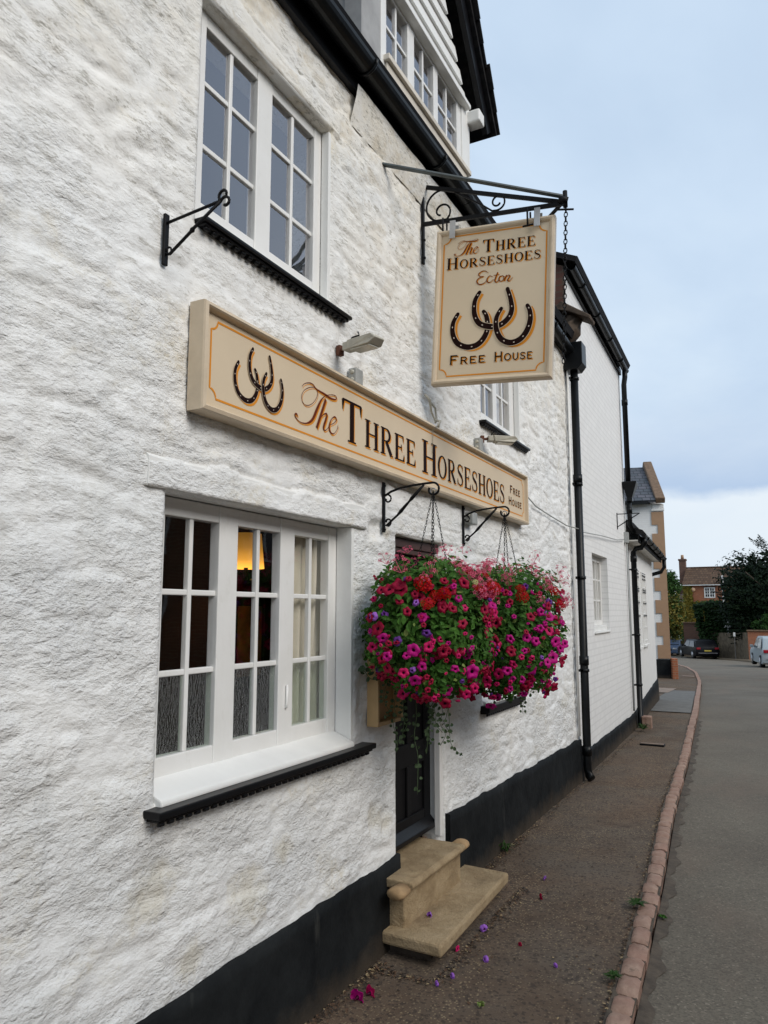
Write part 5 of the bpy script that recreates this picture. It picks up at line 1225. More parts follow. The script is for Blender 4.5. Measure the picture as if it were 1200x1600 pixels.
str2 = [(hang(.40, 4.70, 1.25, 1.06, .02, 0, .01), 7, .02), (hang(.25, 4.6, 1.28, 1.12), 6, .02), (hang(.33, 4.7, 1.25, 1.12), 5, .02)]
hanging_basket('farther basket of crimson and magenta petunias with red geraniums on top', B2, (.305, .52, .39), 5,
    [('magenta', 32, -.95, .4), ('cerise', 16, -.9, .3), ('crimson', 38, -.85, .6), ('purple', 12, -.7, .6), ('red', 7, .3, .8), ('pink', 28, .2, 1.0)], (.300, 4.77, 2.345), 1.68, str2)
RNG = np.random.default_rng(11)
# ------------------------------------------------------------------ trees
def crown_points(n, c, r, lumps, seed, lo=.35):
    rg = np.random.default_rng(seed); cs = []
    for k in range(lumps):
        d = rg.normal(size=3); d /= np.linalg.norm(d); cs.append((np.array(c) + d * np.array(r) * rg.uniform(.35, .8), rg.uniform(.28, .5)))
    P = []; D = []
    for (cc, rr) in cs:
        m_ = n // lumps; d = rg.normal(size=(m_, 3)); d /= np.linalg.norm(d, axis=1, keepdims=True); q = rg.uniform(lo ** 3, 1, m_) ** (1 / 3)
        P.append(cc + d * np.array(r) * rr * q[:, None]); D.append(d)
    return np.concatenate(P), np.concatenate(D)
def tree(name, label, cat, base, c, r, mats, n=9000, lumps=22, size=.22, seed=1, T=QUAD_T, F=QUAD_F, trunk_r=.22, group=None, mi_p=None, dr=(0, 0, .5)):
    t = thing(name, label, cat, base, group); P, D = crown_points(n, c, r, lumps, seed)
    leaves('crown', P, D + np.array(dr), size, mats, t, T, F, .7, mi_p)
    s = MB(); b = Vector(base); cc = Vector(c); s.tube([b - Vector((0, 0, .2)), b.lerp(cc, .5), cc + Vector((0, 0, r[2] * .4))], [trunk_r, trunk_r * .75, trunk_r * .2], 9)
    rg = random.Random(seed)
    for k in range(7):
        q = b.lerp(cc, rg.uniform(.45, .95)); e = cc + Vector((rg.uniform(-1, 1) * r[0], rg.uniform(-1, 1) * r[1], rg.uniform(-.3, .8) * r[2])) * .75; s.tube([q, q.lerp(e, .5) + Vector((0, 0, .15)), e], [trunk_r * .4, trunk_r * .25, trunk_r * .08], 6)
    s.build('trunk', M_BARK, t); return t
# ------------------------------------------------------------------ small growth and litter on the pavement
def weed(label, p, n, h, sp, seed, mat=None, sz=.022):
    w = thing('weed', label, 'weed', p, 'weeds growing along the pavement'); rg = random.Random(seed); s = MB()
    for k in range(n):
        a = rg.uniform(0, 6.28); l = rg.uniform(.4, 1) * sp; hh = rg.uniform(.3, 1) * h; b = Vector(p); d = Vector((math.cos(a), math.sin(a), 0)); side = Vector((-math.sin(a), math.cos(a), 0)) * sz * rg.uniform(.25, .5)
        v = [b + d * l * .1, b + d * l * .5 + Vector((0, 0, hh)) + side, b + d * l + Vector((0, 0, hh * .6)), b + d * l * .5 + Vector((0, 0, hh)) - side]; s.add(v, [(0, 1, 2, 3)])
    s.build('leaves', mat or M_GREENT, w); return w
# ================================================================== ground, road, pavement, kerb
KERB = [(1.30, -6), (1.215, 0), (1.165, 2.2), (1.140, 3.3), (1.100, 4.1), (1.030, 5.3), (.90, 7.1), (.785, 9.4), (.47, 14.4), (.20, 18.1), (-.30, 24.7), (-1.07, 32.2), (-1.95, 38.0), (-3.1, 43.5), (-5.2, 50.), (-8.4, 57), (-14, 64), (-24, 72)]
KX = lambda y: float(np.interp(y, [k[1] for k in KERB], [k[0] for k in KERB]))
REDGE = [(6.4, -6), (6.3, 8), (5.9, 18), (5.0, 28), (3.8, 38), (2.4, 46), (.8, 54), (-.9, 61), (-3.2, 67), (-8, 74), (-18, 84)]
RX = lambda y: float(np.interp(y, [k[1] for k in REDGE], [k[0] for k in REDGE]))
def sheet(name, rows, mat, kind='structure', smooth=True):
    """rows: list of lists of points"""
    n = len(rows[0]); V = np.array([p for r_ in rows for p in r_]); idx = np.arange(len(V)).reshape(len(rows), n)
    F = np.stack([idx[:-1, :-1], idx[:-1, 1:], idx[1:, 1:], idx[1:, :-1]], -1).reshape(-1, 4)
    o = np_mesh(name, V, F, mat, None, smooth=smooth); o['kind'] = kind; return o
ysg = [-60, -20, -6] + list(np.arange(-4, 100, 2.0)) + [120, 160, 240, 400, 700]
sheet('ground', [[(x, y, gz(y) - .19 if y < 90 else gz(y) - .19 + 0) for x in (-600, -60, -20, -8, 0, 8, 20, 60, 600)] for y in ysg], M_EARTH)
ysr = list(np.concatenate([np.arange(-5.5, 12, .25), np.arange(12, 84, 1.0)]))
sheet('road', [[(KX(y) + .10 + (RX(y) - KX(y) - .1) * t, y, gz(y) - .052 + .03 * math.sin(math.pi * t)) for t in (0, .04, .12, .3, .5, .7, .9, 1)] for y in ysr], M_ROAD)
sheet('gutter_strip', [[(KX(y) + .10, y, gz(y) - .038), (KX(y) + .155 + .02 * math.sin(y * 11) + .012 * math.sin(y * 29 + 1), y, gz(y) - .0465)] for y in list(np.arange(-3, 14, .04))], M_GUTTERDIRT)
# pavement with a little real unevenness
def pz(x, y): return gz(y) + .012 * (float(fbm(np.array([x * 1.3 + 9]), np.array([y * 1.1 + 14]), 3)[0]) - .5)
ysp = list(np.concatenate([np.arange(-4, 14, .12), np.arange(14, 60, 1.0)]))
rows = []
for y in ysp:
    xl = -1.3 if y < 17.2 else -1.3 - (y - 17.2) * .14; xr = KX(y) + .005
    rows.append([(xl + (xr - xl) * t, y, pz(xl + (xr - xl) * t, y)) for t in np.linspace(0, 1, 22)])
sheet('pavement', rows, M_PAVE)
sheet('paving_patch', [[(x, y, gz(y) + .014) for x in np.linspace(-.40 - .03 * (y - 14), KX(y) - .02, 6)] for y in np.arange(14.6, 20.3, .3)], M_SLAB)
sheet('paving_patch', [[(x, y, gz(y) + .020) for x in (-1.05, -.75, -.50)] for y in np.arange(19.2, 21.5, .6)], M_PALESLAB)
sheet('paving_patch', [[(x, y, gz(y) + .016) for x in (-1.15 , KX(y) - .05)] for y in (28.2, 28.6, 28.9)], M_PALESLAB)
# kerb of setts: every stone shaped separately, one kerb
s = MB(); y = -2.5; rg = random.Random(4)
while y < 46:
    ln = rg.uniform(.135, .205) if y < 14 else rg.uniform(.5, .8)
    g = .008; wd = .092 + rg.uniform(-.006, .006); zt = gz(y) + .022 + rg.uniform(-.004, .004); jx = rg.uniform(-.006, .006)
    y0_, y1_ = y + g / 2, y + ln - g / 2
    x0, x1 = KX(y0_) + jx, KX(y1_) + jx; b = .014; N5 = 5
    top = []; nu, nv = (6, 6) if y < 12 else (2, 2)
    vs = []
    for i in range(nu):
        for j in range(nv):
            u = i / (nu - 1); v = j / (nv - 1); yy = y0_ + (y1_ - y0_) * v; xx = x0 + (x1 - x0) * v + wd * u
            e = min(u, 1 - u, 1) * wd; f = min(v, 1 - v) * ln; drop = .012 * (max(0, 1 - e / .016) ** 2 + max(0, 1 - f / .016) ** 2)
            if nu > 2:
                if (i in (0, nu - 1)): yy += (.5 - v) * .010 * (1 if True else 0)
                zz_ = zt - drop + .010 * (float(vnoise(np.array([xx * 26.]), np.array([yy * 26. + y]))[0]) - .5)
            else: zz_ = zt - .004
            vs.append((xx, yy, zz_))
    nb = len(vs); per = [(i, 0) for i in range(nu)] + [(nu - 1, j) for j in range(1, nv)] + [(i, nv - 1) for i in range(nu - 2, -1, -1)] + [(0, j) for j in range(nv - 2, 0, -1)]
    for (i, j) in per: q = vs[i * nv + j]; vs.append((q[0], q[1], gz(y) - .15))
    fs_ = [(i * nv + j, (i + 1) * nv + j, (i + 1) * nv + j + 1, i * nv + j + 1) for i in range(nu - 1) for j in range(nv - 1)]
    m_ = len(per); fs_ += [(per[k][0] * nv + per[k][1], nb + k, nb + (k + 1) % m_, per[(k + 1) % m_][0] * nv + per[(k + 1) % m_][1]) for k in range(m_)]
    s.add(vs, fs_, 0, True); y += ln
o = s.build('kerb', M_KERB); struct(o)
md = o.modifiers.new('edge', 'EDGE_SPLIT'); md.split_angle = R(50)
s = MB()
yy = list(np.arange(-2.5, 46, .5))
s.v = []; 
for y in yy: s.v += [(KX(y) - .012, y, gz(y) + .004), (KX(y) + .096, y, gz(y) + .002)]
s.f = [(2 * i, 2 * i + 1, 2 * i + 3, 2 * i + 2) for i in range(len(yy) - 1)]; s.mi = [0] * len(s.f); s.sm = [True] * len(s.f)
struct(s.build('kerb_bed', M_GUTTERDIRT))
# far side verge and pavement
sheet('verge', [[(RX(y), y, gz(y) - .05), (RX(y) + .02, y, gz(y) + .04), (RX(y) + 1.1, y, gz(y) + .05), (RX(y) + 1.15, y, gz(y) + .0), (RX(y) + 30, y, gz(y) + .0)] for y in np.arange(-6, 84, 2.0)], simple('dusty_verge', (.12, .085, .05), .95, .5, 15, .35))
# cover plate
mh = thing('drain_cover', 'small pale iron drain cover set in the pavement by the far downpipe', 'drain cover', (.36, 10.5, 0))
s = MB(); s.box(.20, .50, 10.44, 10.56, -.02, .004); s.build('frame', M_IRON, mh, bevel=.004); s = MB(); s.box(.21, .49, 10.455, 10.50, .0, .012); s.build('plate', M_PALESLAB, mh, bevel=.003)
# litter: dead leaves and husks gathered along the wall foot and scattered, one mass
rg = np.random.default_rng(21)
def scatter(n, f):
    P = []
    while len(P) < n:
        q = f();
        if q is not None: P.append(q)
    return np.array(P)
def foot():
    y = rg.choice([rg.uniform(4.75, 5.8), rg.uniform(4.7, 8), rg.uniform(2.4, 3.45), rg.uniform(8.2, 11.8)]); return (.045 + abs(rg.normal(0, .035)) - .01 * max(0, y - 8) , y, .012 + gz(y))
def open_():
    y = rg.uniform(2.4, 8); x = rg.uniform(.05, 1.05); return (x, y, pz(x, y) + .004)
def slabedge():
    y = rg.uniform(3.4, 4.75); return (.36 + abs(rg.normal(0, .035)), y, .008) if rg.random() < .75 else (rg.uniform(.0, .36), 3.40 - abs(rg.normal(0, .03)), .008)
def gut():
    y = rg.uniform(2.6, 9); return (KX(y) - .01 - abs(rg.normal(0, .012)), y, gz(y) + .008)
P = np.concatenate([scatter(1500, foot), scatter(220, open_), scatter(520, slabedge), scatter(700, gut)])
o = leaves('leaf_litter', P, np.array([0, 0, 1.0]), .016, [simple('dry_brown_leaf', (.10, .055, .03), .9), simple('dark_wet_leaf', (.035, .025, .018), .8), simple('straw_husk', (.27, .20, .11), .9)], None, LEAF_T, LEAF_F, .45, [.4, .45, .15]); o['kind'] = 'stuff'
tag(o, 'dead leaves and husks lying along the wall foot and kerb', 'leaf litter')
# fallen petunias
FL = [((.13, 3.10), 'magenta', 1.1, 'crumpled magenta bloom lying alone near the wall in the foreground'), ((.16, 3.16), 'cerise', .8, 'small cerise petal beside the crumpled foreground bloom'), ((.42, 3.47), 'purple', .6, 'small lilac bloom fallen off the front corner of the slab'),
      ((.385, 3.37), 'purple', .55, 'dark lilac petal nearest the slab corner on bare tarmac'), ((.50, 3.70), 'purple', .75, 'lilac bloom on tarmac in front of the slab'), ((.385, 4.02), 'purple', .9, 'bright lilac bloom touching the slab front edge'), ((.34, 3.75), 'cerise', .45, 'pink petal against the slab front edge'),
      ((.45, 4.95), 'purple', .7, 'lilac bloom beyond the slab end, out on the pavement'), ((.20, 4.86), 'purple', .6, 'lilac bloom beyond the slab end, nearer the wall'), ((.52, 4.62), 'crimson', .6, 'dark pink petal halfway to the kerb beyond the slab'),
      ((.82, 3.80), 'purple', .5, 'lilac petal lying closest to the kerb'), ((.60, 3.95), 'crimson', .35, 'tiny red petal in the middle of the pavement'), ((.17, 3.80), 'purple', .7, 'lilac bloom lying on the step slab')]
for (x, y), k, sc, lb in FL:
    z = .118 if 'on the step slab' in lb else pz(x, y) + .004
    me = PROT[k][1 if k != 'cerise' else 0]; o = bpy.data.objects.new('fallen_flower', me); COL.objects.link(o); o.location = (x, y, z + .010 * sc); o.rotation_euler = (random.uniform(1.2, 1.9), random.uniform(-.4, .4), random.uniform(0, 6)); o.scale = (sc, sc, sc * .7)
    tag(o, lb, 'fallen flower', 'flower heads fallen on the pavement')
weed('tufted green weed growing over the kerb stones', (1.055, 4.72, .03), 60, .025, .075, 3, None, .018)
weed('small rosette weed in the road gutter below the kerb', (1.185, 4.76, -.035), 14, .015, .038, 4, M_LEAF, .03)
weed('sparse weed in the pavement beside the nearer kerb stones', (1.095, 3.78, .03), 30, .012, .055, 5, None, .015)
weed('tiny pale weed in open tarmac near the foreground', (.63, 3.28, .01), 9, .02, .03, 6, M_LEAF2, .02)
weed('grassy weed at the foot of the black plinth past the step', (.07, 5.35, .01), 26, .07, .09, 7, None, .016)
weed('weed at the foot of the second downpipe', (.06, 11.7, .0), 30, .09, .14, 8, None, .03)
# ================================================================== far white house with quoins
HA = R(14); HZ = gz(26.6)
fh = local_thing('quoined_house', 'white painted house with brown toothed quoins, blue slate roof and stone coping', 'house', (-1.29, 26.6, HZ), HA)
# local frame: x towards the road, facing wall at y = 0, corner at x = 0
eh = 5.80
s = MB(); s.box(-9, 0, 0, .3, .62, eh); s.build('wall', M_WBRICKX, fh)
s = MB(); s.prism([(0.3, 0), (6.0, 0), (6.0, eh), (3.0, eh + 1.6), (0.3, eh)], 'x', -.35, -.002); s.prism([(.3, 0), (6, 0), (6, eh), (3, eh + 1.6), (.3, eh)], 'x', -9, -8.7); s.box(-9, 0, 5.8, 6.0, 0, eh); s.build('gable_wall', M_WBRICK, fh)
s = MB()
zq = .64; k = 0
while zq < eh - .30:
    h = .44 if k % 2 == 0 else .30; w = .37 if k % 2 == 0 else .18
    s.box(-w, .03, -.03, .25, zq, min(zq + h, eh - .25) - .0005); zq += h; k += 1
s.box(-.17, .031, .25, 6.0, .64, eh - .25)
s.build('quoins', M_QUOIN, fh)
s = MB(); s.box(-.36, .05, -.06, .3, eh - .25, eh - .16); s.box(-.32, .04, -.05, .29, eh - .158, eh - .02); s.build('cornice', M_FRAME, fh, bevel=.01)
s = MB(); s.box(-9, .02, -.05, .28, -.3, .62); s.build('plinth', M_PLINTH, fh, bevel=.02)
s = MB(); s.box(.021, .20, -.30, .10, -.3, .66); s.build('brick_pier', M_RBRICK, fh, bevel=.02)
s = MB(); s.prism([(-.25, eh + .02), (3.0, eh + 1.75), (3.0, eh + 1.83), (-.28, eh + .09)], 'x', -9, -.24); s.prism([(3.0, eh + 1.75), (6.2, eh), (6.2, eh + .08), (3.0, eh + 1.83)], 'x', -9, -.24); s.build('roof', M_SLATE, fh)
s = MB(); s.prism([(-.20, eh - .02), (3.0, eh + 1.72), (3.0, eh + 2.05), (-.30, eh + .16)], 'x', -.24, .07); s.prism([(3.0, eh + 1.72), (6.2, eh), (6.3, eh + .16), (3.0, eh + 2.05)], 'x', -.24, .07); s.build('coping', M_COPING, fh, bevel=.03)
s = MB(); s.box(-9, -.47, -.32, -.22, eh - .04, eh + .06); s.build('gutter', M_PIPE, fh)
s = MB(); s.box(.03, .20, .3, .45, 3.3, 5.0); s.build('name_board', M_TIMBER, fh, bevel=.01) if 0 else None
# ================================================================== brick cottage at the bend
CZ = -2.3
ct = local_thing('brick_cottage', 'red brick cottage with brown tiled roof, chimney and creeper at the end of street', 'cottage', (-5.74, 78, CZ), R(-2))
eh = 4.27 - CZ; CL = 12
s = MB(); wx0, wx1, wz0, wz1 = 1.76, 2.72, eh - 1.20, eh - .20
s.box(0, wx0, 0, .3, 0, eh); s.box(wx1, CL, 0, .3, 0, eh); s.box(wx0, wx1, 0, .3, 0, wz0); s.box(wx0, wx1, 0, .3, wz1, eh); s.build('wall', M_RBRICK, ct)
s = MB(); s.prism([(.3, 0), (6.5, 0), (6.5, eh), (3.2, eh + 1.95), (.3, eh)], 'x', 0, .3); s.prism([(.3, 0), (6.5, 0), (6.5, eh), (3.2, eh + 1.95), (.3, eh)], 'x', CL - .3, CL); s.build('gable_wall', mk_brick('dull_brown_brick', (.13, .065, .045), (.10, .05, .035), (.12, .10, .08), .3), ct)
s = MB(); s.obox((-.98, 3.4, 0), (.97, -3.39, 0), (.0, .3, 0), (0, 0, eh - .8)); s.prism([(-.0, 0), (-.98, 0), (-.98, eh - .9), (0, eh + 1.2)], 'y', 3.4, 3.7); s.build('side_wall', bpy.data.materials['dull_brown_brick'], ct)
s = MB()
s.box(wx0, wx0 + .10, -.03, .06, wz0, wz1); s.box(wx1 - .10, wx1, -.03, .06, wz0, wz1); s.box(wx0 + .1, wx1 - .1, -.028, .06, wz0, wz0 + .10); s.box(wx0 + .1, wx1 - .1, -.028, .06, wz1 - .09, wz1)
cx0 = (wx0 + wx1) / 2; s.box(cx0 - .05, cx0 + .05, -.026, .05, wz0 + .1, wz1 - .09)
for a, b in ((wx0 + .1, cx0 - .05), (cx0 + .05, wx1 - .1)): s.box((a + b) / 2 - .02, (a + b) / 2 + .02, -.02, .05, wz0 + .1, wz1 - .09)
for k in (1, 2): z = wz0 + .1 + k * (wz1 - wz0 - .19) / 3; s.box(wx0 + .1, wx1 - .1, -.018, .05, z - .02, z + .02)
w = s.build('window', M_FRAME, ct); s = MB(); s.box(wx0 + .09, wx1 - .09, .07, .09, wz0 + .09, wz1 - .08); s.build('pane', simple('dark_pane', (.01, .01, .012), .2, 0), w)
s = MB(); s.box(wx0 - .1, wx1 + .1, -.06, .02, wz1 + .002, wz1 + .09); s.build('lintel', simple('brown_lintel', (.06, .04, .03), .8), ct)
s = MB(); s.prism([(-.25, eh), (3.2, eh + 1.75), (3.2, eh + 1.88), (-.3, eh + .12)], 'x', -.15, CL + .2); s.prism([(3.2, eh + 1.75), (6.8, eh), (6.8, eh + .12), (3.2, eh + 1.88)], 'x', -.15, CL + .2)
s.box(-.15, CL + .2, 3.1, 3.3, eh + 1.85, eh + 1.95)
r_ = s.build('roof', M_CLAY, ct)
s = MB(); s.box(-.78, -.16, 2.9, 3.6, eh + .3, eh + 2.60); s.box(-.84, -.10, 2.83, 3.67, eh + 2.60, eh + 2.78); ch = s.build('chimney', M_BRBRICK, r_, bevel=.02)
s = MB(); s.tube([(-.47, 3.25, eh + 2.78), (-.47, 3.25, eh + 3.2)], [.16, .13], 10); s.build('chimney_pot', M_QUOIN, ch) if 0 else s.build('chimney_pot', M_QUOIN, r_)
s = MB(); s.box(-.1, 5.6, -.28, -.22, eh - .02, eh + .06); s.build('gutter', M_FRAME, ct); s = MB(); s.box(3.35, 3.5, -.24, -.08, eh - 1.6, eh + .9); s.build('soil_pipe', M_FRAME, ct)
s = MB(); s.tube([(.80, -.02, eh - .40), (.80, -.12, eh - .40)], .20, 14); s.build('wall_disc', simple('pale_orange_disc', (.75, .48, .30), .5, 0), ct)
P = np.stack([RNG.uniform(-.1, 1.0, 3000), np.full(3000, -.08) + RNG.normal(0, .05, 3000), RNG.uniform(.8, eh - .05, 3000)], -1)
k = (P[:, 0] < .55 + .25 * fbm(P[:, 2] * 1.2, P[:, 2] * 0 + 2, 2)) | (P[:, 2] < eh - 1.35 + .4 * np.sin(P[:, 0] * 5)); P = P[k]
P2 = np.stack([RNG.uniform(.9, 5.0, 2600), np.full(2600, -.08), RNG.uniform(1.0, eh - 1.5, 2600)], -1); P = np.concatenate([P, P2])
leaves('creeper', P, np.array([0, -1.0, .2]), .24, [M_CREEP, M_SHRUB], ct, QUAD_T, QUAD_F, .6, [.8, .2])
P = np.stack([RNG.uniform(-1.0, .05, 900), np.full(900, 1.4), RNG.uniform(.5, eh - 1.6, 900)], -1); P[:, 1] = -P[:, 0] * 3.4 - .1; leaves('creeper', P, np.array([-.3, -1.0, .2]), .22, M_GREENT, ct, QUAD_T, QUAD_F, .6)
# ================================================================== vegetation at the bend
tree('yew_tree', 'large dark green yew spreading over the wall at right', 'yew tree', (3.4, 66, gz(66)), (3.2, 66, 2.3), (5.6, 3.2, 5.0), M_YEW, 60000, 60, .25, 5, trunk_r=.45, dr=(0, -.2, .2))
P_, D_ = crown_points(9000, (3.2, 66.3, 2.2), (5.0, 2.6, 4.4), 30, 44, 0); leaves('crown', P_, D_, .55, M_YEW, bpy.data.objects['yew_tree'], QUAD_T, QUAD_F, .8)
# drooping outer sprays give the yew its ragged edge
P = []; D = []
rg = np.random.default_rng(8)
for k in range(90):
    a = rg.uniform(.35 * math.pi, 1.25 * math.pi); rr = rg.uniform(.7, 1.0); st_ = np.array([3.2 + 4.5 * rr * math.cos(a), 66 + rg.uniform(-2.6, -.5), 2.3 + 4.6 * rr * math.sin(a)]); dv = np.array([math.cos(a) * .9, -.2, math.sin(a) * .3 + .35]); dv /= np.linalg.norm(dv)
    for t in np.linspace(0, 1, 90): P.append(st_ + dv * t * 1.5 + np.array([0, 0, -.25 * t * t]) + rg.normal(0, .10 * (1.1 - t), 3)); D.append(dv)
P = np.array(P); leaves('sprays', P, np.array([0, -.3, 1.0]), .16, M_YEW, bpy.data.objects['yew_tree'], QUAD_T, QUAD_F, .6)
tree('broadleaf_tree', 'dark broadleaf tree behind the white house corner', 'tree', (-8.6, 88, -2.5), (-8.3, 88, 3.4), (1.9, 2, 2.9), M_GREENT, 5000, 16, .3, 6)
tree('garden_shrub', 'tall yellow green shrub hanging over the bend beside white house', 'shrub', (-6.6, 73, gz(73)), (-6.35, 73, 1.2), (1.35, 1.2, 2.9), [M_SHRUB, M_CREEP, M_GREENT], 6500, 26, .26, 7, trunk_r=.1, mi_p=[.55, .2, .25])
tree('dark_shrub', 'dark green bush low behind the white house corner', 'shrub', (-7.3, 70, gz(70)), (-7.2, 70, -.3), (.55, .8, 1.5), M_HEDGE, 2500, 12, .22, 17, trunk_r=.08)
tree('green_bush', 'bright green bush on top of the brick pier at right', 'bush', (1.2, 62.6, gz(62)), (1.55, 62.5, .75), (1.3, .9, .95), M_GREENT, 2600, 14, .20, 9, trunk_r=.08)
hg = thing('clipped_hedge', 'tall dark clipped hedge with brighter green top behind the stone wall', 'hedge', (-1.9, 69, gz(69)))
n = 16000; X = RNG.uniform(-3.75, 4.5, n); Y = RNG.uniform(67.6, 70.5, n); Z = RNG.uniform(gz(69), 2.35, n)
f = RNG.integers(0, 3, n); Y = np.where(f == 0, 67.6 + RNG.normal(0, .12, n), Y); Z = np.where(f == 1, 2.25 + RNG.normal(0, .12, n) + .12 * np.sin(X * 2), Z); X = np.where(f == 2, -3.75 + RNG.normal(0, .12, n), X)
P = np.stack([X - .15 * (Z - 1), Y, Z], -1); leaves('foliage', P, np.array([0, -.6, .8]), .25, M_HEDGE, hg, QUAD_T, QUAD_F, .8)
k = RNG.random(n) < .35; P3 = P[k & (f == 1)]; P3 = P3[P3[:, 0] < 1]; leaves('foliage', P3 + np.array([0, 0, .10]), np.array([0, -.3, 1.0]), .22, M_GREENT, hg, QUAD_T, QUAD_F, .7)  # brighter green leaves strewn over the left part of the hedge top
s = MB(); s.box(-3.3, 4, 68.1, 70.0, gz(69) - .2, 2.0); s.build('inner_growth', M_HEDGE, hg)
# stone wall round the outside of the bend
sw = thing('stone_wall', 'low ironstone garden wall round the outside of the bend', 'wall', (-1.0, 65, gz(65)))
pts = [(-3.6, 69.0), (-2.2, 67.3), (-.8, 64.9), (.0, 62.0)]
def wallrun(pts, h, th, mat, name, parent, zoff=0):
    s = MB()
    for (a, b) in zip(pts[:-1], pts[1:]):
        n = 6
        for k in range(n):
            p = Vector((a[0] + (b[0] - a[0]) * k / n, a[1] + (b[1] - a[1]) * k / n, 0)); q = Vector((a[0] + (b[0] - a[0]) * (k + 1) / n, a[1] + (b[1] - a[1]) * (k + 1) / n, 0)); d = (q - p); nrm = Vector((-d.y, d.x, 0)).normalized()
            s.obox(p + Vector((0, 0, gz(p.y) - .3)), d * .999, nrm * th, (0, 0, h + .3 + random.uniform(-.03, .03)))
    return s.build(name, mat, parent)
wallrun(pts, 2.0, .45, M_RSTONE, 'wall', sw)
bp = thing('brick_pier', 'red brick pier with stone cap at the end of the stone wall', 'pier', (.75, 61.8, gz(62)))
s = MB(); s.box(.02, 1.4, 61.6, 62.0, gz(62) - .3, .30); s.build('pier', M_RBRICK, bp); s = MB(); s.box(-.05, 1.5, 61.5, 62.1, .31, .42); s.build('cap', M_COPING, bp, bevel=.03)
gp = thing('gate_wall', 'brown brick garden wall end between yellow shrub and dark hedge', 'wall', (-4.9, 71.5, gz(71)))
s = MB(); s.box(-5.35, -4.0, 71.5, 71.8, gz(71) - .3, .75); s.build('wall', M_BRBRICK, gp); s = MB(); s.box(-5.4, -3.95, 71.4, 71.9, .755, .86); s.build('cap', M_COPING, gp)
ts = thing('warning_sign', 'grey back of triangular road sign against the dark hedge', 'road sign', (-1.5, 64.2, gz(64)))
s = MB(); s.prism([(-1.78, .50), (-1.22, .50), (-1.50, 1.05)], 'y', 66.2, 66.22); s.build('plate', M_GALV, ts); s = MB(); s.tube([(-1.5, 66.26, gz(66)), (-1.5, 66.26, 1.0)], .035, 8); s.build('post', M_GALV, ts)
po_ = thing('marker_post', 'thin white topped marker post in front of the stone wall', 'post', (-.93, 63, gz(63)))
s = MB(); s.box(-.96, -.90, 62.97, 63.03, gz(63) - .05, -.10); s.build('post', simple('grey_post', (.12, .11, .10), .7), po_); s = MB(); s.box(-1.0, -.86, 62.96, 63.04, -.099, .20); s.build('marker', M_FRAME, po_)
